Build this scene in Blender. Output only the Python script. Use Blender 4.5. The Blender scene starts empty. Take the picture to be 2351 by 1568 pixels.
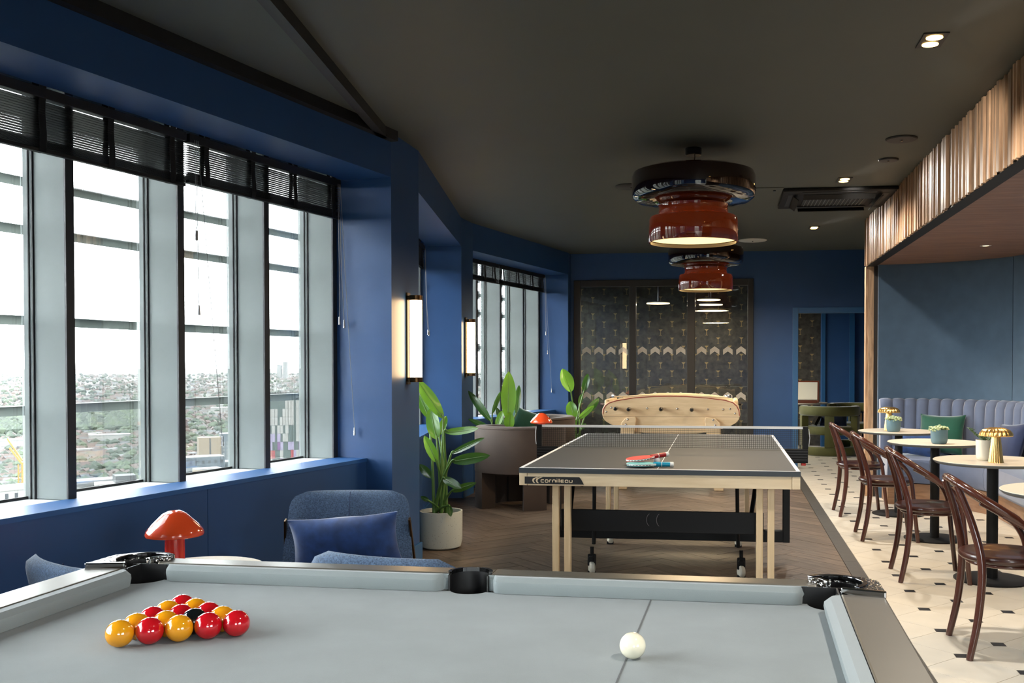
import bpy, bmesh, math, random
from mathutils import Vector, Matrix
random.seed(7)
R = math.radians
SC = bpy.context.scene
COL = SC.collection

# ------------------------------------------------------------------ camera (metres; +Y runs down the room, +X to the right, z up)
IMG_W, IMG_H = 2351.0, 1568.0
FPX, PPX, PPY = 2257.7, 1356.0, 879.2
PITCH, YAW, EYE = 0.01907, 0.1386, 1.332
_fw = Vector((-math.sin(YAW), math.cos(YAW), 0)); _rt = Vector((math.cos(YAW), math.sin(YAW), 0)); _up = Vector((0, 0, 1))
FWD = _fw * math.cos(PITCH) - _up * math.sin(PITCH)
DWN = -(_fw * math.sin(PITCH) + _up * math.cos(PITCH))
ORG = Vector((0, 0, EYE))
cd = bpy.data.cameras.new('camera'); cam = bpy.data.objects.new('camera', cd); COL.objects.link(cam)
cam.matrix_world = Matrix.Translation(ORG) @ Matrix((_rt, -DWN, -FWD)).transposed().to_4x4()
cd.sensor_width = 36.0; cd.lens = FPX * 36.0 / IMG_W
cd.shift_x = -(PPX - IMG_W / 2) / IMG_W; cd.shift_y = (PPY - IMG_H / 2) / IMG_W
cd.clip_start = 0.05; cd.clip_end = 60000
SC.camera = cam
# a pixel gives a direction; the plane it is met with gives the distance
def ray(x, y): return _rt * ((x - PPX) / FPX) + DWN * ((y - PPY) / FPX) + FWD
def Gz(x, y, z=0.0): r = ray(x, y); return ORG + r * ((z - EYE) / r.z)
def Gp(x, y, p, n): r = ray(x, y); return ORG + r * ((Vector(p) - ORG).dot(Vector(n)) / r.dot(Vector(n)))
def Gy(x, y, Y): return Gp(x, y, (0, Y, 0), (0, 1, 0))
def Gd(x, y, d): return ORG + ray(x, y) * d

# ------------------------------------------------------------------ world: even bright overcast sky
W = bpy.data.worlds.new('World'); SC.world = W; W.use_nodes = True
bg = W.node_tree.nodes['Background']; bg.inputs[0].default_value = (0.93, 0.97, 1.0, 1); bg.inputs[1].default_value = 16.0
SC.view_settings.view_transform = 'Standard'; SC.view_settings.look = 'None'
SC.view_settings.exposure = 0.2; SC.view_settings.gamma = 1.0; SC.view_settings.use_curve_mapping = False
cy = SC.cycles
cy.use_denoising = True; cy.max_bounces = 12; cy.diffuse_bounces = 6; cy.glossy_bounces = 4; cy.transmission_bounces = 6; cy.transparent_max_bounces = 24
cy.volume_bounces = 0; cy.caustics_reflective = False; cy.caustics_refractive = False; cy.sample_clamp_indirect = 6.0; cy.use_light_tree = True

# ------------------------------------------------------------------ mesh helpers
class MB:
    def __init__(s): s.v = []; s.f = []
    def add(s, vs, fs):
        o = len(s.v); s.v += [Vector(v) for v in vs]; s.f += [[i + o for i in f] for f in fs]; return s
    def box(s, x0, x1, y0, y1, z0, z1):
        return s.add([(x0,y0,z0),(x1,y0,z0),(x1,y1,z0),(x0,y1,z0),(x0,y0,z1),(x1,y0,z1),(x1,y1,z1),(x0,y1,z1)],
                     [(3,2,1,0),(4,5,6,7),(0,1,5,4),(1,2,6,5),(2,3,7,6),(3,0,4,7)])
    def obox(s, c, ax, ay, az):
        c = Vector(c); ax = Vector(ax); ay = Vector(ay); az = Vector(az)
        p = [c + ax*i + ay*j + az*k for k in (-1,1) for i, j in ((-1,-1),(1,-1),(1,1),(-1,1))]
        return s.add(p, [(3,2,1,0),(4,5,6,7),(0,1,5,4),(1,2,6,5),(2,3,7,6),(3,0,4,7)])
    def bar(s, a, b, w, h, up=(0,0,1)):
        a = Vector(a); b = Vector(b); d = (b - a); L = d.length; d.normalize()
        x = d.cross(Vector(up))
        if x.length < 1e-4: x = d.cross(Vector((1,0,0)))
        x.normalize(); y = x.cross(d)
        return s.obox((a + b) / 2, x * (w/2), d * (L/2), y * (h/2))
    def prism(s, poly, vec):
        vec = Vector(vec); n = len(poly); P = [Vector(p) for p in poly]
        nrm = Vector((0,0,0))
        for i in range(n): nrm += P[i].cross(P[(i+1) % n])
        if nrm.dot(vec) < 0: P = P[::-1]
        return s.add(P + [p + vec for p in P], [tuple(range(n-1, -1, -1)), tuple(range(n, 2*n))] + [(i, (i+1) % n, n + (i+1) % n, n + i) for i in range(n)])
    def vprism(s, poly, z0, z1): return s.prism([(p[0], p[1], z0) for p in poly], (0, 0, z1 - z0))
    def loft(s, loops, cap0=True, cap1=True, closed=True):
        n = len(loops[0]); vs = [p for l in loops for p in l]; fs = []
        for k in range(len(loops) - 1):
            for i in range(n if closed else n - 1):
                j = (i + 1) % n; fs.append((k*n+i, k*n+j, (k+1)*n+j, (k+1)*n+i))
        if cap0: fs.append(tuple(range(n-1, -1, -1)))
        if cap1: fs.append(tuple(range((len(loops)-1)*n, len(loops)*n)))
        return s.add(vs, fs)
    def lathe(s, prof, n=32, c=(0,0,0), cap0=False, cap1=False, rib=None):
        c = Vector(c); loops = []
        for r, z in prof:
            loops.append([c + Vector(((r * (1 + (rib(i / n) if rib else 0))) * math.cos(2*math.pi*i/n), (r * (1 + (rib(i / n) if rib else 0))) * math.sin(2*math.pi*i/n), z)) for i in range(n)])
        return s.loft(loops, cap0, cap1)
    def cyl(s, c, r, z0, z1, n=24): return s.lathe([(r, z0), (r, z1)], n, c, True, True)
    def tube(s, pts, r, n=8, cap=True, flat=None):
        pts = [Vector(p) for p in pts]; m = len(pts); rs = r if isinstance(r, (list, tuple)) else [r] * m
        T = [(pts[min(i+1, m-1)] - pts[max(i-1, 0)]).normalized() for i in range(m)]
        u = T[0].cross(Vector((0,0,1)))
        if u.length < 0.05: u = T[0].cross(Vector((0,1,0)))
        u.normalize(); loops = []
        for i in range(m):
            u = (u - T[i] * u.dot(T[i])).normalized(); w = T[i].cross(u)
            fl = flat if flat else 1.0
            loops.append([pts[i] + (u * math.cos(2*math.pi*k/n) * fl + w * math.sin(2*math.pi*k/n)) * rs[i] for k in range(n)])
        return s.loft(loops, cap, cap)
    def sphere(s, c, r, n=24, m=14, sc=(1,1,1)):
        c = Vector(c); vs = [c + Vector((0,0,-r*sc[2]))]; fs = []
        for j in range(1, m):
            a = -math.pi/2 + math.pi*j/m
            vs += [c + Vector((r*sc[0]*math.cos(a)*math.cos(2*math.pi*i/n), r*sc[1]*math.cos(a)*math.sin(2*math.pi*i/n), r*sc[2]*math.sin(a))) for i in range(n)]
        vs.append(c + Vector((0,0,r*sc[2])))
        for i in range(n): fs.append((0, 1+(i+1) % n, 1+i))
        for j in range(m-2):
            for i in range(n): a = 1+j*n+i; b = 1+j*n+(i+1) % n; fs.append((a, b, b+n, a+n))
        t = len(vs)-1; o = 1+(m-2)*n
        for i in range(n): fs.append((o+i, o+(i+1) % n, t))
        return s.add(vs, fs)
    def mesh(s, name, smooth=None):
        me = bpy.data.meshes.new(name); me.from_pydata([tuple(v) for v in s.v], [], s.f); me.update()
        if smooth:
            me.polygons.foreach_set('use_smooth', [True] * len(me.polygons)); me.set_sharp_from_angle(angle=R(smooth))
        return me
    def build(s, name, mat, parent=None, smooth=None, bevel=None, seg=2, loc=None):
        return link(name, s.mesh(name, smooth), mat, parent, bevel, seg, loc)

def link(name, me, mat, parent=None, bevel=None, seg=2, loc=None):
    o = bpy.data.objects.new(name, me); COL.objects.link(o)
    if mat is not None and not me.materials: me.materials.append(mat)
    if parent is not None: o.parent = parent
    if loc is not None: o.location = loc
    if bevel:
        m = o.modifiers.new('bevel', 'BEVEL'); m.width = bevel; m.segments = seg; m.limit_method = 'ANGLE'; m.angle_limit = R(35)
    return o
def tag(o, label, cat, group=None, kind=None):
    o['label'] = label; o['category'] = cat
    if group: o['group'] = group
    if kind: o['kind'] = kind
    return o
def struct(o, label=None):
    o['kind'] = 'structure'
    if label: o['label'] = label
    return o
def empty(name, loc=(0,0,0), rz=0.0):
    o = bpy.data.objects.new(name, None); COL.objects.link(o); o.location = loc; o.rotation_euler = (0, 0, rz); o.empty_display_size = 0.1
    return o
def copy_tree(o, parent=None):
    c = o.copy(); COL.objects.link(c); c.parent = parent
    for ch in list(o.children): copy_tree(ch, c)
    return c

# ------------------------------------------------------------------ materials
def lin(c): return c / 12.92 if c <= 0.04045 else ((c + 0.055) / 1.055) ** 2.4
def rgb(r, g, b): return (lin(r/255), lin(g/255), lin(b/255), 1)
def mat(name, col, rough=0.5, metal=0.0, coat=0.0, var=0.0, vscale=6.0, bump=0.0, bscale=60.0, sheen=0.0, emit=None, estr=0.0, stretch=None, coords='Object', spec=0.5, trans=0.0, sss=0.0):
    m = bpy.data.materials.new(name); m.use_nodes = True; nt = m.node_tree; b = nt.nodes['Principled BSDF']
    b.inputs['Base Color'].default_value = col; b.inputs['Roughness'].default_value = rough; b.inputs['Metallic'].default_value = metal
    b.inputs['Coat Weight'].default_value = coat; b.inputs['Coat Roughness'].default_value = 0.06; b.inputs['Specular IOR Level'].default_value = spec
    b.inputs['Transmission Weight'].default_value = trans
    if sheen: b.inputs['Sheen Weight'].default_value = sheen; b.inputs['Sheen Roughness'].default_value = 0.4
    if sss: b.inputs['Subsurface Weight'].default_value = sss
    if emit: b.inputs['Emission Color'].default_value = emit; b.inputs['Emission Strength'].default_value = estr
    if var or bump:
        tc = nt.nodes.new('ShaderNodeTexCoord'); mp = nt.nodes.new('ShaderNodeMapping'); nt.links.new(tc.outputs[coords], mp.inputs[0])
        if stretch: mp.inputs['Scale'].default_value = stretch
    if var:
        n = nt.nodes.new('ShaderNodeTexNoise'); n.inputs['Scale'].default_value = vscale; n.inputs['Detail'].default_value = 4; nt.links.new(mp.outputs[0], n.inputs[0])
        mr = nt.nodes.new('ShaderNodeMapRange'); mr.inputs[1].default_value = 0.3; mr.inputs[2].default_value = 0.7; mr.inputs[3].default_value = 1 - var; mr.inputs[4].default_value = 1 + var
        nt.links.new(n.outputs[0], mr.inputs[0])
        mx = nt.nodes.new('ShaderNodeMix'); mx.data_type = 'RGBA'; mx.blend_type = 'MULTIPLY'; mx.inputs[0].default_value = 1.0; mx.inputs[6].default_value = col
        nt.links.new(mr.outputs[0], mx.inputs[7]); nt.links.new(mx.outputs[2], b.inputs['Base Color'])
    if bump:
        n2 = nt.nodes.new('ShaderNodeTexNoise'); n2.inputs['Scale'].default_value = bscale; n2.inputs['Detail'].default_value = 3; nt.links.new(mp.outputs[0], n2.inputs[0])
        bp = nt.nodes.new('ShaderNodeBump'); bp.inputs['Strength'].default_value = bump; bp.inputs['Distance'].default_value = 0.002
        nt.links.new(n2.outputs[0], bp.inputs['Height']); nt.links.new(bp.outputs[0], b.inputs['Normal'])
    return m
def wood(name, c1, c2, rough=0.4, scale=(1, 1, 12), per_obj=0.0, wscale=3.0, coat=0.0, bump=0.05):
    m = bpy.data.materials.new(name); m.use_nodes = True; nt = m.node_tree; b = nt.nodes['Principled BSDF']
    tc = nt.nodes.new('ShaderNodeTexCoord'); mp = nt.nodes.new('ShaderNodeMapping'); nt.links.new(tc.outputs['Object'], mp.inputs[0]); mp.inputs['Scale'].default_value = scale
    n = nt.nodes.new('ShaderNodeTexNoise'); n.inputs['Scale'].default_value = wscale; n.inputs['Detail'].default_value = 6; n.inputs['Distortion'].default_value = 0.6
    nt.links.new(mp.outputs[0], n.inputs[0])
    cr = nt.nodes.new('ShaderNodeValToRGB'); cr.color_ramp.elements[0].position = 0.3; cr.color_ramp.elements[0].color = c1; cr.color_ramp.elements[1].position = 0.72; cr.color_ramp.elements[1].color = c2
    nt.links.new(n.outputs[0], cr.inputs[0]); out = cr.outputs[0]
    oi = nt.nodes.new('ShaderNodeObjectInfo')
    if per_obj:
        va = nt.nodes.new('ShaderNodeVectorMath'); va.operation = 'SCALE'; va.inputs[0].default_value = (7, 13, 5); nt.links.new(oi.outputs['Random'], va.inputs['Scale']); nt.links.new(va.outputs[0], mp.inputs['Location'])
        mr = nt.nodes.new('ShaderNodeMapRange'); mr.inputs[3].default_value = 1 - per_obj; mr.inputs[4].default_value = 1 + per_obj; nt.links.new(oi.outputs['Random'], mr.inputs[0])
        mx = nt.nodes.new('ShaderNodeMix'); mx.data_type = 'RGBA'; mx.blend_type = 'MULTIPLY'; mx.inputs[0].default_value = 1; nt.links.new(out, mx.inputs[6]); nt.links.new(mr.outputs[0], mx.inputs[7]); out = mx.outputs[2]
    nt.links.new(out, b.inputs['Base Color']); b.inputs['Roughness'].default_value = rough; b.inputs['Coat Weight'].default_value = coat; b.inputs['Coat Roughness'].default_value = 0.1
    bp = nt.nodes.new('ShaderNodeBump'); bp.inputs['Strength'].default_value = bump; bp.inputs['Distance'].default_value = 0.002; nt.links.new(n.outputs[0], bp.inputs['Height']); nt.links.new(bp.outputs[0], b.inputs['Normal'])
    return m
def glassmat(name, tint=(1,1,1,1), refl=1.0, ior=1.45):
    m = bpy.data.materials.new(name); m.use_nodes = True; nt = m.node_tree; nt.nodes.clear()
    o = nt.nodes.new('ShaderNodeOutputMaterial'); mx = nt.nodes.new('ShaderNodeMixShader'); tr = nt.nodes.new('ShaderNodeBsdfTransparent'); gl = nt.nodes.new('ShaderNodeBsdfGlossy'); fr = nt.nodes.new('ShaderNodeFresnel')
    tr.inputs[0].default_value = tint; gl.inputs['Roughness'].default_value = 0.0; fr.inputs[0].default_value = ior
    mu = nt.nodes.new('ShaderNodeMath'); mu.operation = 'MULTIPLY'; mu.inputs[1].default_value = refl; nt.links.new(fr.outputs[0], mu.inputs[0]); nt.links.new(mu.outputs[0], mx.inputs[0])
    nt.links.new(tr.outputs[0], mx.inputs[1]); nt.links.new(gl.outputs[0], mx.inputs[2]); nt.links.new(mx.outputs[0], o.inputs[0])
    return m
def emis(name, col, s):
    m = bpy.data.materials.new(name); m.use_nodes = True; nt = m.node_tree; nt.nodes.clear(); o = nt.nodes.new('ShaderNodeOutputMaterial'); e = nt.nodes.new('ShaderNodeEmission'); e.inputs[0].default_value = col; e.inputs[1].default_value = s; nt.links.new(e.outputs[0], o.inputs[0]); return m
def transl(name, col, tcol, fac, rough=0.15, coat=1.0):
    # thin glass or leaf: part of the light goes through, diffused and tinted
    m = bpy.data.materials.new(name); m.use_nodes = True; nt = m.node_tree; b = nt.nodes['Principled BSDF']; o = nt.nodes['Material Output']
    b.inputs['Base Color'].default_value = col; b.inputs['Roughness'].default_value = rough; b.inputs['Coat Weight'].default_value = coat; b.inputs['Coat Roughness'].default_value = 0.04
    t = nt.nodes.new('ShaderNodeBsdfTranslucent'); t.inputs[0].default_value = tcol; mx = nt.nodes.new('ShaderNodeMixShader'); mx.inputs[0].default_value = fac
    nt.links.new(b.outputs[0], mx.inputs[1]); nt.links.new(t.outputs[0], mx.inputs[2]); nt.links.new(mx.outputs[0], o.inputs[0])
    return m

M = dict(
    blue=mat('blue_paint', rgb(42, 79, 128), 0.45, var=0.05, vscale=3, bump=0.03, bscale=300),
    bluetrim=mat('blue_gloss_paint', rgb(44, 94, 140), 0.32),
    sill=mat('blue_sill_paint', rgb(44, 92, 148), 0.5),
    ceil=mat('black_ceiling_paint', rgb(84, 88, 82), 0.6, spec=0.4, var=0.04, vscale=2),
    black=mat('black_paint', rgb(24, 24, 24), 0.5),
    blackgloss=mat('black_gloss', rgb(16, 16, 17), 0.2, coat=0.5),
    blackmetal=mat('black_metal', rgb(19, 19, 19), 0.55, spec=0.25),
    rubber=mat('black_rubber', rgb(15, 15, 16), 0.45),
    alu=mat('light_grey_aluminium', rgb(124, 131, 131), 0.6, var=0.04, vscale=4, spec=0.25),
    silly=mat('white_anodised_sill', rgb(226, 229, 229), 0.35),
    aluframe=mat('brushed_aluminium', rgb(150, 152, 150), 0.35, metal=0.7),
    gasket=mat('black_gasket', rgb(22, 24, 26), 0.6),
    tipshade=mat('mullion_tip_shade', rgb(42, 46, 50), 0.5),  # backlit shade of the mullion tips, put into the colour
    barm=transl('white_frit_glass_blade', rgb(120, 126, 120), rgb(84, 90, 86), 0.5, 0.5, 0.0),
    chrome=mat('chrome', rgb(215, 215, 215), 0.08, metal=1.0),
    steel=mat('steel', rgb(170, 170, 170), 0.25, metal=1.0),
    blind=mat('black_blind_slat', rgb(26, 26, 27), 0.5),
    tape=mat('black_blind_tape', rgb(22, 22, 23), 0.9),
    cord=mat('grey_cord', rgb(150, 150, 150), 0.8),
    glass=glassmat('window_glass', (0.97, 0.985, 0.98, 1), 0.6),
    iglass=glassmat('partition_glass', (0.86, 0.88, 0.88, 1), 1.5),
    felt=mat('grey_pool_cloth', rgb(126, 133, 134), 0.95, sheen=0.2, var=0.06, vscale=9, bump=0.25, bscale=900),
    cushion=mat('grey_cushion_cloth', rgb(131, 139, 140), 0.95, sheen=0.3, bump=0.25, bscale=900),
    rail=mat('champagne_metal_rail', rgb(118, 113, 103), 0.33, metal=0.55, var=0.03, vscale=8),
    baulk=mat('grey_line_mark', rgb(95, 98, 100), 0.9),
    tt=mat('graphite_table_top', rgb(60, 63, 64), 0.62),
    ttline=mat('white_line', rgb(232, 234, 236), 0.5),
    ttedge=mat('slate_edge_band', rgb(52, 58, 62), 0.5),
    ply=wood('pale_maple', rgb(214, 190, 152), rgb(232, 211, 176), 0.42, (1.2, 10, 10), 0.03),
    plyv=wood('pale_beech', rgb(208, 180, 138), rgb(226, 200, 160), 0.42, (12, 12, 1.2), 0.03),
    foos=wood('pale_beech_panel', rgb(220, 190, 146), rgb(236, 208, 166), 0.4, (1.5, 8, 12), 0.02),
    red_line=mat('dark_red_stripe', rgb(150, 40, 34), 0.5),
    walnut=mat('dark_walnut_bentwood', rgb(74, 38, 27), 0.22, coat=0.6, var=0.18, vscale=8, stretch=(1, 1, 0.3)),
    seatw=mat('dark_walnut_seat', rgb(66, 34, 25), 0.3, coat=0.4, var=0.2, vscale=5, stretch=(1, 6, 1)),
    tabletop=mat('cream_table_laminate', rgb(214, 203, 186), 0.4),
    tableedge=mat('grey_table_edge', rgb(96, 100, 100), 0.5),
    brass=mat('brushed_brass', rgb(224, 184, 116), 0.3, metal=1.0),
    bronze=mat('dark_bronze', rgb(92, 66, 40), 0.3, metal=0.9),
    sofa=mat('slate_blue_velvet', rgb(96, 107, 132), 0.85, sheen=0.6, var=0.08, vscale=7, bump=0.1, bscale=400),
    padded=mat('teal_blue_padded_fabric', rgb(74, 95, 115), 0.95, sheen=0.25, var=0.08, vscale=8, bump=0.2, bscale=300),
    greenv=mat('emerald_velvet', rgb(14, 78, 61), 0.8, sheen=0.7, var=0.15, vscale=8),
    bluev=mat('royal_blue_velvet', rgb(38, 68, 120), 0.8, sheen=0.5, var=0.4, vscale=14),
    navyv=mat('navy_velvet', rgb(34, 48, 84), 0.8, sheen=0.6, var=0.15, vscale=9),
    tweed=mat('blue_grey_tweed', rgb(78, 98, 124), 0.95, sheen=0.3, var=0.5, vscale=190, bump=0.5, bscale=500),
    brownv=mat('taupe_velvet', rgb(62, 50, 42), 0.8, sheen=0.12, var=0.16, vscale=5),
    olive=mat('olive_velvet', rgb(92, 92, 44), 0.8, sheen=0.6, var=0.12, vscale=5),
    lampred=mat('glossy_orange_red', rgb(242, 84, 40), 0.12, coat=1.0),
    lampstem=mat('glossy_red_stem', rgb(214, 56, 32), 0.18, coat=0.8),
    ballred=mat('glossy_red_ball', rgb(190, 16, 28), 0.06, coat=1.0),
    bally=mat('glossy_yellow_ball', rgb(226, 152, 20), 0.06, coat=1.0),
    ballk=mat('glossy_black_ball', rgb(14, 18, 20), 0.06, coat=1.0),
    ballw=mat('ivory_cue_ball', rgb(236, 230, 206), 0.08, coat=1.0),
    potspeck=None, ribpot=mat('white_ribbed_ceramic', rgb(206, 208, 202), 0.5),
    potblue=mat('blue_grey_ceramic', rgb(92, 122, 134), 0.5), potwhite=mat('cream_ceramic', rgb(226, 220, 202), 0.5),
    soil=mat('dark_soil', rgb(48, 36, 28), 0.95, bump=0.6, bscale=80),
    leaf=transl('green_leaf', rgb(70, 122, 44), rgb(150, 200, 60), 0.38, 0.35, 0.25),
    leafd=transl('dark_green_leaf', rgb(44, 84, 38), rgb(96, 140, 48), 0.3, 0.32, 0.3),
    stem=mat('green_stem', rgb(88, 124, 58), 0.45),
    succ=mat('pale_succulent', rgb(176, 192, 150), 0.5, sss=0.1), succd=mat('grey_green_succulent', rgb(84, 108, 76), 0.5),
    sconce=emis('warm_opal_tube', rgb(255, 214, 160), 15.0),
    pend_in=emis('warm_opal_diffuser', rgb(255, 214, 140), 2.2),
    disc=emis('warm_disc_light', rgb(255, 226, 170), 4.0),
    dlbulb=emis('warm_downlight', rgb(255, 196, 110), 12.0),
    amber=transl('dark_amber_glass', rgb(40, 15, 9), rgb(120, 50, 24), 0.18, 0.06, 1.0),
    amberdark=transl('dimmed_amber_glass', rgb(18, 8, 6), rgb(60, 18, 8), 0.05, 0.05, 1.0),  # upper tier: black inside and dimness away from the bulb put into colour
    paper=mat('cream_paper', rgb(232, 226, 206), 0.8), redw=mat('reddish_wood_frame', rgb(112, 58, 34), 0.4),
    dframe=mat('black_aluminium_frame', rgb(46, 44, 42), 0.45, metal=0.2),
    wallpaper=mat('charcoal_toile_wallpaper', rgb(64, 61, 54), 0.8, var=0.5, vscale=14),
    goldprint=mat('gold_print', rgb(150, 128, 84), 0.5),
    chev=mat('white_vinyl_chevron', rgb(214, 206, 192), 0.7),
    whitep=mat('white_plastic', rgb(215, 215, 210), 0.5),
    padred=mat('red_rubber_bat', rgb(206, 66, 58), 0.6), padteal=mat('teal_rubber_bat', rgb(96, 176, 178), 0.6), padw=mat('white_bat_edge', rgb(232, 232, 226), 0.5),
    hred=mat('red_bat_handle', rgb(160, 26, 32), 0.35), hteal=mat('teal_bat_handle', rgb(20, 140, 170), 0.35),
    stone=mat('dark_grey_stone_border', rgb(70, 67, 62), 0.5, var=0.12, vscale=14),
    tile=mat('cream_floor_tile', rgb(210, 203, 189), 0.42, var=0.05, vscale=6), cabo=mat('black_tile_inset', rgb(30, 31, 33), 0.4),
    plank=wood('brown_oak_plank', rgb(80, 67, 56), rgb(122, 104, 88), 0.45, (2.2, 16, 16), 0.22, 2.6),
    slatw=wood('walnut_slat', rgb(150, 118, 90), rgb(204, 168, 132), 0.5, (14, 14, 1.5), 0.26),
    soffw=wood('walnut_soffit_board', rgb(134, 98, 74), rgb(170, 128, 100), 0.4, (1.2, 14, 14), 0.08),
    plinth=wood('walnut_plinth', rgb(134, 98, 72), rgb(164, 126, 96), 0.4, (2, 2, 14), 0.0),
    endpanel=mat('dark_brown_panel', rgb(62, 54, 48), 0.5),
    joint=mat('dark_floor_joint', rgb(52, 42, 34), 0.9), grout=mat('pale_grout', rgb(190, 183, 170), 0.9),
    casting=None,
)
def speck(name):
    m = mat(name, rgb(206, 208, 196), 0.35); nt = m.node_tree; b = nt.nodes['Principled BSDF']
    tc = nt.nodes.new('ShaderNodeTexCoord'); v = nt.nodes.new('ShaderNodeTexVoronoi'); v.inputs['Scale'].default_value = 70; nt.links.new(tc.outputs['Object'], v.inputs[0])
    lt = nt.nodes.new('ShaderNodeMath'); lt.operation = 'LESS_THAN'; lt.inputs[1].default_value = 0.13; nt.links.new(v.outputs['Distance'], lt.inputs[0])
    mx = nt.nodes.new('ShaderNodeMix'); mx.data_type = 'RGBA'; mx.inputs[6].default_value = rgb(206, 208, 196); mx.inputs[7].default_value = rgb(120, 112, 96); nt.links.new(lt.outputs[0], mx.inputs[0]); nt.links.new(mx.outputs[2], b.inputs['Base Color'])
    return m
M['potspeck'] = speck('speckled_ceramic')
def castmat():
    m = mat('hammered_chrome', rgb(176, 172, 168), 0.22, metal=1.0); nt = m.node_tree; b = nt.nodes['Principled BSDF']
    tc = nt.nodes.new('ShaderNodeTexCoord'); v = nt.nodes.new('ShaderNodeTexVoronoi'); v.inputs['Scale'].default_value = 110; nt.links.new(tc.outputs['Object'], v.inputs[0])
    bp = nt.nodes.new('ShaderNodeBump'); bp.inputs['Strength'].default_value = 1.0; bp.inputs['Distance'].default_value = 0.006; nt.links.new(v.outputs['Distance'], bp.inputs['Height']); nt.links.new(bp.outputs[0], b.inputs['Normal'])
    return m
M['casting'] = castmat()
M['castrim'] = mat('dark_chrome_rim', rgb(120, 120, 122), 0.15, metal=1.0)

CEIL = 2.78; SOFF = 2.50; SILL = 0.737; WALLT = 0.655; BACKY = 12.80

class Facet:
    def __init__(s, o, deg): s.o = Vector((o[0], o[1], 0)); a = R(deg); s.d = Vector((math.sin(a), math.cos(a), 0)); s.n = Vector((math.cos(a), -math.sin(a), 0))
    def pt(s, t, dep, z=0.0): return s.o + s.d * t - s.n * dep + Vector((0, 0, z))
    def block(s, mb, t0, t1, d0, d1, z0, z1): return mb.vprism([s.pt(t0, d0), s.pt(t1, d0), s.pt(t1, d1), s.pt(t0, d1)], z0, z1)
F1 = Facet((-2.085, 5.93), 11.1); F2 = Facet((-2.085, 6.48), -10.0); F3 = Facet((-2.60, 9.87), 11.0); F4 = Facet((-2.05, 13.35), -10.0)
P0 = F1.pt(-2.9, 0); F0 = Facet((-2.12, -0.45), -9.9); FM = Facet((-2.12, -1.0), 11.1)
FAC = [(F1, -2.9, 0.0), (F2, 0.0, 3.05), (F3, 0.0, 2.83), (F4, 0.0, 3.05), (F0, 0.0, 3.05), (FM, -2.9, 0.0)]
_W = WALLT + 0.01
PLAN = [(4.2, -4.2), (4.2, 17.2), (F4.pt(3.05, _W).x, 17.2)] + [tuple(F_.pt(t_, _W)[:2]) for F_, t_ in ((F4, 3.05), (F4, 0), (F3, 2.83), (F3, 0), (F2, 3.05), (F2, 0), (F1, 0), (F1, -2.9), (F0, 3.05), (F0, 0), (FM, 0), (FM, -2.9))] + [(FM.pt(-2.9, _W).x, -4.2)]
# ---------------------------------------------------------------- floor: oak parquet, stone border, cream tiles with black insets
floor = struct(MB().vprism(PLAN, -0.12, -0.004).box(-2.0, 0.777, BACKY + 0.0, 16.4, -0.004, 0.0).build('floor', M['joint']), 'brown oak parquet floor meeting cream tiles along a dark stone border')
PW, PL = 0.13, 0.65                      # herringbone planks laid at 45 degrees to the room
planks = []
c45, s45 = math.cos(R(45)), math.sin(R(45))
def h2w(x, y): return (-0.9 + x * c45 - y * s45, 7.0 + x * s45 + y * c45)
def clip_in(px, py): return -2.75 < px < 0.78 and -3.9 < py < BACKY
n_ = 5
for yy in range(-100, 100):
    for k in range(-16, 17):
        for (gx, gy, a) in ((yy + 2 * n_ * k, yy, 0), (yy + 2 * n_ - 1 + 2 * n_ * k, yy, 1)):
            x0, y0 = gx * PW, gy * PW; dx, dy = (PL, PW) if a == 0 else (PW, PL)
            cx, cy_ = h2w(x0 + dx / 2, y0 + dy / 2)
            if -2.95 < cx < 1.1 and -4.0 < cy_ < BACKY + 0.2: planks.append((x0, y0, a, cx, cy_))
# trim planks exactly at the border line and walls
def plank_poly(x0, y0, a):
    dx, dy = (PL, PW) if a == 0 else (PW, PL); g = 0.0015
    return [Vector((*h2w(x, y), 0)) for x, y in ((x0 + g, y0 + g), (x0 + dx - g, y0 + g), (x0 + dx - g, y0 + dy - g), (x0 + g, y0 + dy - g))]
def clip_poly(P, ax, lim, keep_less):
    out = []
    for k in range(len(P)):
        a, b = P[k], P[(k + 1) % len(P)]; ia = (a[ax] <= lim) == keep_less; ib = (b[ax] <= lim) == keep_less
        if ia: out.append(a)
        if ia != ib: t = (lim - a[ax]) / (b[ax] - a[ax]); out.append(a.lerp(b, t))
    return out
XB = 0.775
near, rest = [], []
for pl in planks:
    P = plank_poly(*pl[:3])
    P = clip_poly(clip_poly(P, 0, XB, True), 1, BACKY - 0.02, True)
    if len(P) < 3: continue
    vis = 5.2 < pl[4] < 11.2 and -2.45 < pl[3] < 0.8
    (near if vis else rest).append((P, pl))
near.sort(key=lambda t: t[1][4])
rest += near[300:]; near = near[:300]
for P, pl in near:
    c = Vector((pl[3], pl[4], 0)); ang = R(45) + (R(90) if pl[2] else 0); rot = Matrix.Rotation(-ang, 4, 'Z')
    lift = random.uniform(-0.0006, 0.0006)
    o = MB().prism([rot @ (p - c) - Vector((0, 0, 0.02)) for p in P], (0, 0, 0.02 + lift)).build('plank', M['plank'], floor); o.location = c; o.rotation_euler = (0, 0, ang)
mb = MB()
for P, pl in rest: mb.prism([p - Vector((0, 0, 0.02)) for p in P], (0, 0, 0.02))
o = mb.build('plank_field', M['plank'], floor); o['kind'] = 'stuff'
y = -4.0; k = 0
while y < BACKY - 0.05:                                              # border of dark stone strips
    y1 = min(y + 1.2, BACKY + 0.0); MB().box(0.779, 0.872, y + 0.001, y1 - 0.001, -0.02, 0.0005).build('border_strip', M['stone'], floor); y = y1
LS = 0.4327; IO = (1.062, 4.659); IH = 0.030                        # inset lattice and half size of an inset
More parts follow.
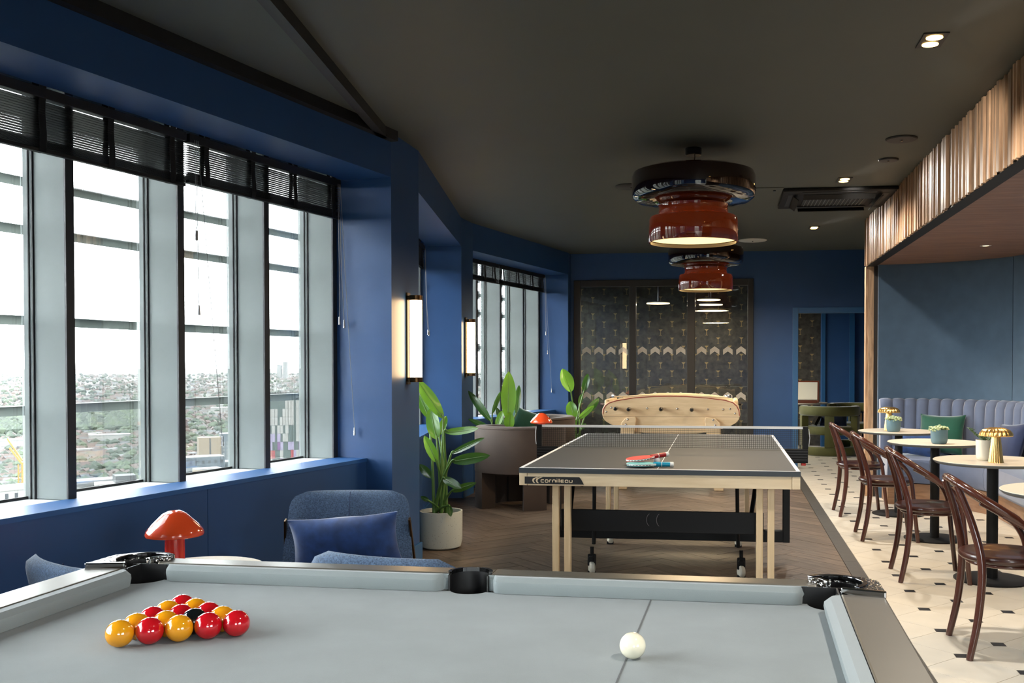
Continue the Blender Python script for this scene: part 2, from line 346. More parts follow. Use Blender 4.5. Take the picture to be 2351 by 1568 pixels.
base = MB().box(0.874, 4.2, -4.0, 17.0, -0.02, -0.002).build('grout_bed', M['grout'], floor)
q = LS / 2; g = 0.0012
# tile = diagonal square with clipped corners; insets sit in the clipped corners
dq = q - g * 1.5
def tile_poly(cx, cy_): return [Vector((cx + x, cy_ + y, -0.015)) for x, y in ((dq - IH, IH), (IH, dq - IH), (-IH, dq - IH), (-dq + IH, IH), (-dq + IH, -IH), (-IH, -dq + IH), (IH, -dq + IH), (dq - IH, -IH))]
tmesh = MB().prism([p for p in tile_poly(0, 0)], (0, 0, 0.015)).mesh('floor_tile'); tmesh.materials.append(M['tile'])
cmesh = MB().box(-IH + 0.001, IH - 0.001, -IH + 0.001, IH - 0.001, -0.015, 0.0004).mesh('tile_inset'); cmesh.materials.append(M['cabo'])
nt_ = 0; tb = MB(); cb = MB()
for i in range(-3, 16):
    for j in range(-30, 40):
        cx, cy_ = IO[0] + i * q, IO[1] + i * q + j * LS
        if not (0.60 < cx < 3.2 and -3.8 < cy_ < 16.4): continue
        # tiles sit halfway between insets along the room axis
        vis = 3.6 < cy_ < 13.4 and cx < 2.45
        if cy_ > 12.9 and cx > 1.9: vis = False
        tx, ty = cx, cy_ + LS / 2
        if tx - q > 0.874:
            if vis: o = link('floor_tile', tmesh, None, floor, loc=(tx, ty, 0))
            else: tb.prism(tile_poly(tx, ty), (0, 0, 0.015))
        else:
            P = clip_poly([p for p in tile_poly(tx, ty)], 0, 0.8745, False)
            if len(P) > 2:
                if vis: MB().prism(P, (0, 0, 0.015)).build('floor_tile', M['tile'], floor)
                else: tb.prism(P, (0, 0, 0.015))
        if cx - IH > 0.875:
            if vis: link('tile_inset', cmesh, None, floor, loc=(cx, cy_, 0))
            else: cb.box(cx - IH, cx + IH, cy_ - IH, cy_ + IH, -0.015, 0.0004)
tb.build('tile_field', M['tile'], floor)['kind'] = 'stuff'; cb.build('inset_field', M['cabo'], floor)['kind'] = 'stuff'

# ---------------------------------------------------------------- ceiling
struct(MB().vprism(PLAN, CEIL, CEIL + 0.15).build('ceiling', M['ceil']), 'black painted flat ceiling')
# ---------------------------------------------------------------- zig-zag window wall on the left
wl = struct(empty('wall_left'), 'zig-zag royal blue window wall with deep piers and soffits')
for F, t0, t1 in FAC:
    F.block(MB(), t0, t1, 0, 0.335, SOFF, CEIL).build('soffit', M['blue'], wl); F.block(MB(), t0, t1, 0.335, WALLT, SOFF + 0.13, CEIL).build('blind_pocket', M['blue'], wl)
    F.block(MB(), t0, t1, 0.40, WALLT, 0.0, SILL - 0.03).build('apron_core', M['black'], wl)
    n = 2; L = (t1 - t0) / n
    for k in range(n): F.block(MB(), t0 + L * k + 0.002, t0 + L * (k + 1) - 0.002, 0.185, 0.41, 0.0, SILL - 0.022).build('apron_panel', M['blue'], wl)
    F.block(MB(), t0, t1, 0.180, 0.405, SILL - 0.022, SILL).build('window_sill', M['sill'], wl)
def pier(F_a, ta, F_b, tb_):
    a, b = F_a.pt(ta, 0), F_b.pt(tb_, 0)
    return MB().vprism([a, b, F_b.pt(tb_, WALLT), F_a.pt(ta, WALLT)], 0, CEIL).build('pier', M['blue'], wl)
pier(F1, 0, F2, 0); pier(F2, 3.05, F3, 0); pier(F0, 3.05, F1, -2.9); pier(FM, 0, F0, 0)
pier(F3, 2.83, F4, 0)
bb = struct(empty('baseboard_left'), 'low blue skirting along the left piers')
for (a, b) in ((F1.pt(0, 0), F2.pt(0, 0)), (F2.pt(3.05, 0), F3.pt(0, 0))):
    MB().box(a.x, a.x + 0.016, a.y - 0.0, b.y + 0.016, 0, 0.115).build('skirting', M['bluetrim'], bb, bevel=0.003)
for F, t0, t1 in FAC[:2]: F.block(MB(), t0, t1, 0.17, 0.186, 0, 0.115).build('skirting', M['bluetrim'], bb, bevel=0.003)

wn = 0
def make_window(F, t0, t1, tips, label):
    global wn; wn += 1
    w = struct(empty('window_%d' % wn), label)
    zt = SOFF + 0.13
    for k, t in enumerate(tips):
        f = F.block(MB(), t - 0.042, t, 0.405, 0.582, SILL - 0.006, zt).build('mullion', M['alu'], w, bevel=0.003)
        F.block(MB(), t - 0.044, t + 0.001, 0.396, 0.4055, SILL - 0.002, zt).build('shaded_mullion_tip', M['tipshade'], f)  # dark strip painting the shade on the backlit tip
        F.block(MB(), t - 0.050, t + 0.004, 0.582, 0.588, SILL - 0.01, zt).build('gasket', M['gasket'], f)
        F.block(MB(), t - 0.048, t + 0.002, 0.588, 0.602, SILL - 0.01, zt).build('frame_bead', M['alu'], f)
        F.block(MB(), t - 0.054, t + 0.006, 0.602, 0.607, SILL - 0.01, zt).build('gasket', M['gasket'], f)
        F.block(MB(), t - 0.050, t + 0.01, 0.607, 0.652, SILL - 0.05, zt).build('frame_post', M['alu'], f, bevel=0.004)
    F.block(MB(), t0 + 0.002, t1 - 0.002, 0.405, 0.625, SILL - 0.03, SILL - 0.008).build('sill_plate', M['silly'], w)
    F.block(MB(), t0 + 0.002, t1 - 0.002, 0.623, 0.632, SILL - 0.03, SILL + 0.004).build('bottom_gasket', M['gasket'], w)
    F.block(MB(), t0 + 0.002, t1 - 0.002, 0.58, 0.66, SOFF + 0.045, zt).build('head_frame', M['alu'], w)
    edges = [t0] + sorted(tips) + [t1]
    for a, b in zip(edges[:-1], edges[1:]):
        if b - a < 0.15: continue
        F.block(MB(), a + 0.012, b - 0.052, 0.634, 0.644, SILL - 0.02, SOFF + 0.06).build('pane', M['glass'], w)
        for z in (1.115, 1.535, 1.955, 2.178, 2.375):               # frit blades held outside the glass
            bl = MB().loft([[F.pt(t_, d_, z_) for d_, z_ in ((0.835, z + 0.024), (0.79, z + 0.022), (0.80, z - 0.022))] for t_ in (a + 0.172, b + 0.168)], False, False, False).build('glass_blade', M['barm'], w)
            br = MB(); c = F.pt(b + 0.16, 0.785, z)
            br.obox(c + F.d * 0.02, F.d * 0.006, F.n * 0.014, Vector((0, 0, 0.05)))
            for sx, sz in ((1, 1), (1, -1), (-1, 1)): br.bar(c + F.d * 0.015, c - F.d * (0.045 if sx > 0 else 0.02) + Vector((0, 0, 0.016 * sz)) - F.n * 0.02, 0.008, 0.008)
            br.build('spider_bracket', M['blackmetal'], bl)
    return w
make_window(F1, -2.9, 0.0, [0.0, -0.68, -1.36, -2.04, -2.72], 'tall window of deep aluminium mullions beside the pool table')
make_window(F2, 0.0, 3.05, [0.34, 1.02, 1.70, 2.38, 3.05], 'tall window seen edge-on between the two lit sconces')
make_window(F3, 0.0, 2.83, [0.27, 0.95, 1.61, 2.31, 2.83], 'tall window behind the taupe armchairs')
make_window(F4, 0.0, 3.05, [0.34, 1.02, 1.70, 2.38, 3.05], 'tall window of the lounge behind the glazed screen')
make_window(F0, 0.0, 3.05, [0.34, 1.02, 1.70, 2.38, 3.05], 'tall window on the near side of the pool table')
make_window(FM, -2.9, 0.0, [0.0, -0.68, -1.36, -2.04, -2.72], 'tall window at the near end of the window wall')
for F, t0, t1 in FAC:                                                # sampling guides for daylight through the openings (they give off no light)
    ld = bpy.data.lights.new('daylight_portal', 'AREA'); ld.shape = 'RECTANGLE'; ld.size = (t1 - t0); ld.size_y = SOFF - SILL + 0.1; ld.cycles.is_portal = True
    lo = bpy.data.objects.new('daylight_portal', ld); COL.objects.link(lo)
    c = F.pt((t0 + t1) / 2, 0.69, (SOFF + SILL) / 2); zax = -F.n; lo.matrix_world = Matrix.Translation(c) @ Matrix((F.d, zax.cross(F.d), zax)).transposed().to_4x4()
ld = bpy.data.lights.new('daylight_portal', 'AREA'); ld.shape = 'RECTANGLE'; ld.size = 2.0; ld.size_y = 2.15; ld.cycles.is_portal = True
lo = bpy.data.objects.new('daylight_portal', ld); COL.objects.link(lo); lo.location = (1.75, -4.18, 1.22); lo.rotation_euler = (R(90), 0, 0)
# ceiling trunking
F1.block(MB(), -2.9, 0.0, -0.05, 0.0, 2.718, CEIL + 0.001).build('trim_1', M['black'])['kind'] = 'structure'
bpy.data.objects['trim_1']['label'] = 'black trunking along the top of the blue wall'
b0, b1 = Gz(620, 0, 2.718), Gz(890, 318, 2.718); dv = (b0 - b1).normalized(); side = Vector((-dv.y, dv.x, 0)) * 0.026
struct(MB().bar(b1 + side * -1 + Vector((0, 0, 0.032)), b1 - side + dv * 6 + Vector((0, 0, 0.032)), 0.052, 0.064).build('trim_2', M['black']), 'black trunking running diagonally over the ceiling')

# ---------------------------------------------------------------- end wall with glazed screen and doorway
wb = struct(empty('wall_back'), 'royal blue end wall round the glazed screen and doorway')
GX0, GX1, GT = -2.005, 0.324, 2.43
DX0, DX1, DT = 0.818, 1.80, 2.055
MB().box(-2.055, GX0, BACKY, BACKY + 0.14, 0, GT).build('wall_panel', M['blue'], wb)
MB().box(-2.055, 2.9, BACKY, BACKY + 0.14, GT, CEIL).build('wall_panel', M['blue'], wb)
MB().box(GX1, DX0, BACKY, BACKY + 0.14, 0, GT).build('wall_panel', M['blue'], wb)
MB().box(DX0, 2.9, BACKY, BACKY + 0.14, DT, GT).build('wall_panel', M['blue'], wb)
MB().box(DX1, 2.9, BACKY, BACKY + 0.14, 0, DT).build('wall_panel', M['blue'], wb)
d1 = struct(empty('door_1'), 'open doorway with blue painted architrave leading to a lounge')
MB().box(DX0, DX0 + 0.07, BACKY - 0.02, BACKY + 0.16, 0, DT).build('door_jamb', M['bluetrim'], d1, bevel=0.003)
MB().box(DX1 - 0.07, DX1, BACKY - 0.02, BACKY + 0.16, 0, DT).build('door_jamb', M['bluetrim'], d1, bevel=0.003)
MB().box(DX0 + 0.071, DX1 - 0.071, BACKY - 0.02, BACKY + 0.16, DT - 0.07, DT).build('door_head', M['bluetrim'], d1, bevel=0.003)
gs = struct(empty('window_10'), 'black framed glazed screen in three panes with rows of white chevrons')
YF = BACKY - 0.03
def fr(x0, x1, z0, z1): return MB().box(x0, x1, YF, BACKY + 0.06, z0, z1).build('frame_member', M['dframe'], gs, bevel=0.004)
fr(GX0, GX0 + 0.085, 0, GT); fr(-1.277, -1.187, 0.04, GT - 0.085); fr(-0.522, -0.421, 0.04, GT - 0.085); fr(GX1 - 0.072, GX1, 0, GT)
fr(GX0 + 0.086, GX1 - 0.073, GT - 0.085, GT); fr(GX0 + 0.086, GX1 - 0.073, 0, 0.04)
for x0, x1 in ((GX0 + 0.085, -1.277), (-1.187, -0.522), (-0.421, GX1 - 0.072)):
    p = MB().box(x0 + 0.002, x1 - 0.002, BACKY + 0.005, BACKY + 0.017, 0.04, GT - 0.085).build('pane', M['iglass'], gs)
    n = 4; st = (x1 - x0) / n
    for zc in (1.49, 0.90):
        for k in range(n):
            cx = x0 + st * (k + 0.5); mb = MB(); hw = st * 0.36
            for s_ in range(5):
                z = zc + 0.028 - s_ * 0.0135
                for sg in (-1, 1):
                    mb.add([(cx, BACKY + 0.004, z + 0.045), (cx + sg * hw, BACKY + 0.004, z), (cx + sg * hw, BACKY + 0.004, z - 0.009), (cx, BACKY + 0.004, z + 0.036)], [(0, 1, 2, 3)])
            mb.build('chevron', M['chev'], p)
# the lounge behind the screen and the doorway
wf = struct(MB().box(-2.6, 4.2, 16.4, 16.55, 0, CEIL).build('wall_far', M['wallpaper']), 'charcoal wallpaper with rows of small gold cocktail glasses')
gm = MB(); k = 0
for iz in range(18):
    for ix in range(30):
        x = -3.2 + ix * 0.19; z = 0.35 + iz * 0.137
        if (ix + iz) % 2: continue
        if x > 1.72 or x < -2.5: continue
        Yw = 16.398; w = 0.034
        gm.add([(x - w, Yw, z + 0.055), (x + w, Yw, z + 0.055), (x, Yw, z + 0.018)], [(0, 1, 2)]).add([(x - 0.004, Yw, z + 0.02), (x + 0.004, Yw, z + 0.02), (x + 0.004, Yw, z - 0.04), (x - 0.004, Yw, z - 0.04)], [(0, 1, 2, 3)]).add([(x - 0.02, Yw, z - 0.04), (x + 0.02, Yw, z - 0.04), (x + 0.02, Yw, z - 0.046), (x - 0.02, Yw, z - 0.046)], [(0, 1, 2, 3)])
gp = gm.build('cocktail_glass_print', M['goldprint'], wf); gp['kind'] = 'stuff'
struct(MB().box(1.50, 4.2, 16.30, 16.402, 0, CEIL).build('wall_lounge', M['blue']), 'blue wall of the lounge seen through the doorway')
d2 = struct(empty('door_2'), 'closed flush blue door on the far wall of the lounge')
MB().box(1.56, 1.94, 16.27, 16.305, 0, 2.15).build('door_leaf', M['blue'], d2); MB().box(1.94, 2.02, 16.25, 16.305, 0, 2.2).build('door_jamb', M['bluetrim'], d2)
MB().box(1.50, 1.56, 16.25, 16.305, 0, 2.2).build('door_jamb', M['bluetrim'], d2)
wro = struct(empty('wall_right_outer'), 'blue outer wall with an added fill window to the right of the viewpoint')
for y0, y1, z0, z1 in ((-4.2, -3.6, 0, CEIL), (-3.6, -0.6, 0, 0.3), (-3.6, -0.6, SOFF, CEIL), (-0.6, 17.2, 0, CEIL)): MB().box(4.05, 4.2, y0, y1, z0, z1).build('wall_panel', M['blue'], wro)
w9 = struct(empty('window_9'), 'unseen window added for fill daylight right of the viewpoint')  # unseen opening added to lift the light in the room
MB().box(4.13, 4.14, -3.6, -0.6, 0.3, SOFF).build('pane', M['glass'], w9)
for k in range(5): MB().box(4.06, 4.19, -3.6 + k * 0.74, -3.56 + k * 0.74, 0.3, SOFF).build('mullion', M['alu'], w9)
ld = bpy.data.lights.new('daylight_portal', 'AREA'); ld.shape = 'RECTANGLE'; ld.size = 3.0; ld.size_y = SOFF - 0.3; ld.cycles.is_portal = True
lo = bpy.data.objects.new('daylight_portal', ld); COL.objects.link(lo); lo.matrix_world = Matrix.Translation((4.19, -2.1, (SOFF + 0.3) / 2)) @ Matrix(((0, 1, 0), (0, 0, 1), (1, 0, 0))).transposed().to_4x4()
wfr = struct(empty('wall_front'), 'blue wall with an added fill window behind the viewpoint')
for x0, x1, z0, z1 in ((-3.3, 0.75, 0, CEIL), (0.75, 2.75, 0, 0.15), (0.75, 2.75, 2.3, CEIL), (2.75, 4.2, 0, CEIL)): MB().box(x0, x1, -4.2, -4.05, z0, z1).build('wall_panel', M['blue'], wfr)
w7 = struct(empty('window_7'), 'unseen window added for fill daylight behind the viewpoint')  # out of view, added as frontal fill for the deep room
MB().box(0.75, 2.75, -4.14, -4.13, 0.15, 2.3).build('pane', M['glass'], w7)
for x in (0.75, 1.73, 2.71): MB().box(x, x + 0.04, -4.2, -4.08, 0.15, 2.3).build('mullion', M['alu'], w7)
struct(MB().vprism([FM.pt(-2.9, 0), FM.pt(-2.9, WALLT), (-3.3, -4.06), (-2.7, -4.06)], 0, CEIL).build('wall_front_left', M['blue']), 'blue corner pier behind the viewpoint')
# ---------------------------------------------------------------- dining niche on the right: slatted bulkhead, soffit, padded wall
BX, BY1, ZB = 1.385, 10.20, 2.316
bk = struct(empty('trim_3'), 'walnut slatted bulkhead over the dining niche')
MB().box(BX + 0.02, BX + 0.08, 2.9, BY1 + 0.04, ZB + 0.012, CEIL).build('bulkhead_core', M['endpanel'], bk)
y = BY1 + 0.03; k = 0
while y > 2.95:
    w = random.choice((0.018, 0.022, 0.026, 0.026, 0.032)); d = random.choice((0.004, 0.010, 0.016, 0.024))
    MB().box(-d, 0.022, -w / 2 + 0.001, w / 2 - 0.001, 0, CEIL - ZB).build('slat', M['slatw'], bk, loc=(BX, y - w / 2, ZB + random.uniform(-0.004, 0.004))); y -= w; k += 1
MB().box(BX - 0.004, BX + 0.085, 2.9, BY1 + 0.04, ZB - 0.004, ZB + 0.011).build('bottom_trim', M['blackmetal'], bk)
NC, NR = Vector((1.50, 8.84, 0)), 1.25
so = struct(empty('trim_4'), 'walnut boarded soffit inside the dining niche')
y = BY1
while y > 3.0:
    MB().box(0, 1.75, -0.0985, -0.001, 0, 0.03).build('board', M['soffw'], so, loc=(BX + 0.086, y, ZB + 0.004)); y -= 0.10
MB().box(BX + 0.086, 2.9, 2.9, BY1 + 0.1, ZB + 0.036, CEIL).build('soffit_core', M['endpanel'], so)
ep = struct(empty('trim_5'), 'walnut edged end post of the dining niche')
MB().box(1.40, 1.452, 10.19, 10.33, 0, ZB).build('edge_board', M['slatw'], ep, bevel=0.002); MB().box(1.375, 1.40, 10.21, 10.31, 0, ZB).build('edge_board', M['slatw'], ep, bevel=0.002)
MB().box(1.453, 1.62, 10.20, 10.32, 0, ZB).build('end_panel', M['endpanel'], ep)
wr = struct(empty('wall_right'), 'curved padded teal fabric wall behind the banquette')
def npath(s, off=0.0):
    # path along the niche back wall: arc from the end post, then straight towards the viewer; s in metres on the wall line, off = distance in front of it
    r = NR - off; arc = NR * math.pi / 2
    if s < 0: return Vector((NC.x + s, NC.y + r, 0)), Vector((0, -1, 0))
    if s < arc:
        a = math.pi / 2 - s / NR; return NC + Vector((math.cos(a), math.sin(a), 0)) * r, -Vector((math.cos(a), math.sin(a), 0))
    return Vector((NC.x + r, NC.y - (s - arc), 0)), Vector((-1, 0, 0))
def npanel(s0, s1, off0, off1, z0, z1, nseg=8, crown=0.0):
    mb = MB(); loops = []
    for k in range(nseg + 1):
        s = s0 + (s1 - s0) * k / nseg; e = 1 - abs(2 * k / nseg - 1); cr = crown * min(1, e * 4)
        a, _ = npath(s, off0); b, _ = npath(s, off1 - (0.012 if (k in (0, nseg) and crown) else 0) + 0 * cr)
        loops.append([Vector((a.x, a.y, z0)), Vector((b.x, b.y, z0)), Vector((b.x, b.y, z1)), Vector((a.x, a.y, z1))])
    return mb.loft(loops)
for s0, s1 in ((-0.02, 1.30), (1.30, 2.40), (2.40, 3.50), (3.50, 4.6), (4.6, 5.7), (5.7, 6.8)):
    npanel(s0 + 0.003, s1 - 0.003, -0.06, 0.0, 0.0, ZB + 0.02, 14, 0.01).build('padded_panel', M['padded'], wr, smooth=40)
MB().box(1.41, 2.9, 2.88, 2.98, 0, ZB + 0.03).build('wall_panel', M['endpanel'], wr)
MB().box(2.83, 2.9, 2.9, BACKY, 0, CEIL).build('wall_core', M['endpanel'], wr)
MB().box(1.63, 2.9, 10.2, 10.33, 0, CEIL).build('wall_core', M['endpanel'], wr)
# ================================================================ pool table (long side along X)
PT = empty('pool_table', (-0.605, 1.765, 0), R(-1.2)); tag(PT, 'pool table with pale grey cloth, champagne metal rails and chrome corner castings', 'pool table')
ZF, ZR = 0.805, 0.843; HX, HY = 0.798, 0.425; CX, CY = 0.036, 0.028; OX, OY = 0.128, 0.090     # nose half sizes, cushion depth, outer edge beyond the nose
def arc(cx, cy, r, a0, a1, n=10): return [(cx + r * math.cos(R(a0 + (a1 - a0) * k / n)), cy + r * math.sin(R(a0 + (a1 - a0) * k / n))) for k in range(n + 1)]
PCX, PCY, PR = HX + 0.030, HY + 0.026, 0.058; MPY, MPR = HY + 0.040, 0.047
ex, ey = HX + CX, HY + CY
def bed_outline():
    o = []
    def corner(sx, sy, flip):
        c = (sx * PCX, sy * PCY); pts = []
        a = arc(c[0], c[1], PR, 0, 360, 72)
        ins = [p for p in a if abs(p[0]) < ex and abs(p[1]) < ey]
        ins.sort(key=lambda p: math.atan2(p[1] - c[1], p[0] - c[0]) if not (sx > 0 and sy > 0) and not (sx > 0 and sy < 0) else (math.atan2(p[1] - c[1], p[0] - c[0]) % (2 * math.pi)))
        return ins
    mid = lambda sy: [p for p in arc(0, sy * MPY, MPR, 180 if sy > 0 else 180, 360 if sy > 0 else 0, 14) if abs(p[1]) < ey]
    bl = sorted(corner(-1, -1, 0), key=lambda p: p[0]); br = sorted(corner(1, -1, 0), key=lambda p: p[0]); tr = sorted(corner(1, 1, 0), key=lambda p: -p[0]); tl = sorted(corner(-1, 1, 0), key=lambda p: -p[0])
    o += [(bl[-1][0], -ey)] + sorted(mid(-1), key=lambda p: p[0]) + [(br[0][0], -ey)] + br + [(ex, br[-1][1])] + [(ex, tr[0][1])] + tr + [(tr[-1][0], ey)] + sorted(mid(1), key=lambda p: -p[0]) + [(tl[0][0], ey)] + tl + [(-ex, tl[-1][1]), (-ex, bl[0][1])] + bl
    return o
MB().prism([(x, y, ZF - 0.03) for x, y in bed_outline()], (0, 0, 0.03)).build('cloth_bed', M['felt'], PT)
MB().box(0.4255, 0.4285, -HY - 0.02, HY + 0.02, ZF - 0.001, ZF + 0.0006).build('baulk_line', M['baulk'], PT)
def cushion(p_nose, p_back, r=0.03):
    # plan outline: straight back edge, nose edge with rounded ends; lofted through three heights
    (a0, a1, nn), (b0, b1, nb) = p_nose, p_back      # along-range and across-position (local frame: along u, across v, v grows towards the back)
    def loop(inset, z):
        v = nn + inset; pts = [(b0, nb)]
        for k in range(7): pts.append((a0 + r * (1 - math.cos(R(15 * k))), v + r * (1 - math.sin(R(15 * k)))))
        for k in range(7): pts.append((a1 - r * (1 - math.cos(R(90 - 15 * k))), v + r * (1 - math.sin(R(90 - 15 * k)))))
        pts.append((b1, nb)); return pts, z
    return [loop(0.004, ZF + 0.001), loop(0.0, ZF + 0.020), loop(0.001, ZF + 0.028), loop(0.014, ZR)]
def add_cushion(along, nn, nb, axis, sgn):
    L = cushion((along[0], along[1], nn), (along[0] - 0.012, along[1] + 0.012, nb), min(0.026, (nb - nn) * 0.85)); mb = MB(); loops = []
    for pts, z in L: loops.append([Vector((u, sgn * v, z)) if axis == 'x' else Vector((sgn * v, u, z)) for u, v in pts])
    mb.loft(loops).build('cushion', M['cushion'], PT, smooth=35)
gx0, gx1 = 0.060, HX - 0.038
for sg in (1, -1):
    add_cushion((gx0, gx1), HY, HY + CY, 'x', sg); add_cushion((-gx1, -gx0), HY, HY + CY, 'x', sg)
    add_cushion((-HY + 0.045, HY - 0.045), HX, HX + CX, 'y', sg)
def rail(x0, x1, y0, y1): return MB().box(x0, x1, y0, y1, ZF - 0.05, ZR + 0.002).build('top_rail', M['rail'], PT, bevel=0.004, seg=3)
CASTL = 0.135
for sg in (1, -1):
    a, b = sorted((sg * (HY + CY + 0.001), sg * (HY + OY)))
    rail(0.052, HX + OX - CASTL, a, b); rail(-(HX + OX - CASTL), -0.052, a, b)
    a, b = sorted((sg * (HX + CX + 0.001), sg * (HX + OX)))
    rail(a, b, -(HY + OY - CASTL), HY + OY - CASTL)
    a, b = sorted((sg * (MPY + 0.0), sg * (HY + OY - 0.001)))
    ring = [(x, sg * y) for x, y in arc(0, MPY, MPR + 0.006, 0, 180, 14)] + [(x, sg * y) for x, y in arc(0, MPY, MPR - 0.002, 180, 0, 14)]
    MB().prism([(x, y, ZR - 0.004) for x, y in ring], (0, 0, 0.009)).build('pocket_trim', M['castrim'], PT)
    pl = [(x, sg * y) for x, y in arc(0, MPY, MPR, -20, 200, 20)] + [(x, sg * y) for x, y in arc(0, MPY, MPR + 0.004, 200, -20, 20)]
    MB().prism([(x, y, ZF - 0.12) for x, y in pl], (0, 0, 0.12 + ZR - ZF - 0.002)).build('pocket_liner', M['rubber'], PT, smooth=30)
    MB().cyl((0, sg * MPY, 0), MPR, ZF - 0.125, ZF - 0.118, 20).build('pocket_floor', M['rubber'], PT)
    cap = [(-0.050, sg * (MPY - 0.0)), (-0.050, sg * (HY + OY)), (0.050, sg * (HY + OY)), (0.050, sg * MPY)] + [(x, sg * y) for x, y in arc(0, MPY, MPR + 0.002, 0, 180, 14)]
    MB().prism([(x, y, ZF - 0.04) for x, y in cap], (0, 0, 0.04 + ZR - ZF)).build('rail_bridge', M['rail'], PT)
    for sx in (1, -1):
        # corner casting: rounded outer corner, curved pocket mouth
        X0, Y0 = HX + OX, HY + OY; rc = 0.055
        out = [(X0 - CASTL, Y0)] + arc(X0 - rc, Y0 - rc, rc, 90, 0, 8) + [(X0, Y0 - CASTL), (HX + CX + 0.002, Y0 - CASTL + 0.02)]
        inn = arc(PCX, PCY, PR + 0.006, -58, 148, 18); out += inn + [(X0 - CASTL + 0.03, HY + CY + 0.002)]
        MB().prism([(sx * x, sg * y, ZR - 0.008) for x, y in out], (0, 0, 0.020)).build('corner_casting', M['casting'], PT, bevel=0.003); MB().prism([(sx * x, sg * y, ZF - 0.05) for x, y in out], (0, 0, ZR - ZF + 0.0415)).build('corner_block', M['rubber'], PT)
        rim = arc(PCX, PCY, PR + 0.014, -50, 140, 18) + arc(PCX, PCY, PR + 0.001, 140, -50, 18)
        MB().prism([(sx * x, sg * y, ZR + 0.004) for x, y in rim], (0, 0, 0.011)).build('pocket_rim', M['castrim'], PT, bevel=0.002)
        for (q0, q1) in (((X0 - CASTL - 0.006, Y0 + 0.002), (X0 - CASTL + 0.026, HY + CY + 0.004)), ((X0 + 0.002, Y0 - CASTL - 0.006), (HX + CX + 0.004, Y0 - CASTL + 0.018))):
            MB().bar((sx * q0[0], sg * q0[1], ZR + 0.004), (sx * q1[0], sg * q1[1], ZR + 0.004), 0.012, 0.018).build('casting_edge', M['chrome'], PT, bevel=0.003)
        pl = arc(PCX, PCY, PR + 0.001, -92, 182, 26) + arc(PCX, PCY, PR + 0.006, 182, -92, 26)
        MB().prism([(sx * x, sg * y, ZF - 0.12) for x, y in pl], (0, 0, 0.12 + ZR - ZF - 0.001)).build('pocket_liner', M['rubber'], PT, smooth=30)
        MB().cyl((sx * PCX, sg * PCY, 0), PR, ZF - 0.125, ZF - 0.118, 20).build('pocket_floor', M['rubber'], PT)
        MB().lathe([(0.045, 0), (0.05, 0.02), (0.06, 0.55), (0.06, 0.6)], 20, (sx * (HX - 0.08), sg * (HY - 0.05), 0), True, True).build('leg', M['blackmetal'], PT, smooth=40)
MB().box(-HX - 0.06, HX + 0.06, -HY - 0.03, HY + 0.03, 0.58, ZF - 0.13).box(-HX - 0.12, HX + 0.12, -HY - 0.083, HY + 0.083, ZF - 0.10, ZF - 0.052).build('cabinet', M['black'], PT, bevel=0.01)
for sg in (1, -1):                                                   # black facings behind the pocket mouths
    for sx in (1, -1):
        x0, x1 = sorted((sx * (gx1 - 0.004), sx * (HX + CX + 0.02))); y0, y1 = sorted((sg * (HY + CY - 0.003), sg * (HY + CY + 0.0008))); MB().box(x0, x1, y0, y1, ZF - 0.05, ZR - 0.001).build('pocket_facing', M['rubber'], PT)
        x0, x1 = sorted((sx * (HX + CX - 0.003), sx * (HX + CX + 0.0008))); y0, y1 = sorted((sg * (HY - 0.05), sg * (HY + CY))); MB().box(x0, x1, y0, y1, ZF - 0.05, ZR - 0.001).build('pocket_facing', M['rubber'], PT)
# ---------------------------------------------------------------- balls
def pool_ball(c, r, m, label, grp='pool balls in the triangular rack'):
    o = MB().sphere((0, 0, 0), r, 36, 20).build('pool_ball', M[m], smooth=60, loc=c); tag(o, label, 'pool ball', grp); return o
RB = 0.0254
p0 = Gz(278, 1454, ZF + RB); p4 = Gz(540, 1431, ZF + RB); du = (p4 - p0); du.z = 0; du.normalize(); dv = Vector((-du.y, du.x, 0)); D2 = 2 * RB + 0.0004
rows = [['y','r','y','r','r'], ['y','y','k','y'], ['r','r','r'], ['y','y'], ['r']]
rn = ['front row', 'second row', 'middle row', 'fourth row', 'far tip']; cn = dict(y='yellow', r='red', k='black'); mm = dict(y='bally', r='ballred', k='ballk')
nth = {5: ['leftmost', 'second from left', 'central', 'second from right', 'rightmost'], 4: ['leftmost', 'second from left', 'third from left', 'rightmost'], 3: ['left', 'central', 'right'], 2: ['left', 'right'], 1: ['single']}
ctr = (p0 + p4) / 2
for j, row in enumerate(rows):
    for i, c in enumerate(row):
        pos = ctr + du * ((i - (len(row) - 1) / 2) * D2) + dv * (j * D2 * 0.8660)
        lab = '%s glossy pool ball, %s in the %s of the rack' % (cn[c], nth[len(row)][i], rn[j]) if c != 'k' else 'black glossy pool ball in the second row of the rack'
        pool_ball((pos.x, pos.y, ZF + RB), RB, mm[c], lab)
cb = Gz(1452.5, 1482, ZF + 0.0238); pool_ball((cb.x, cb.y, ZF + 0.0238), 0.0238, 'ballw', 'ivory white cue ball on the baulk line', 'cue ball')

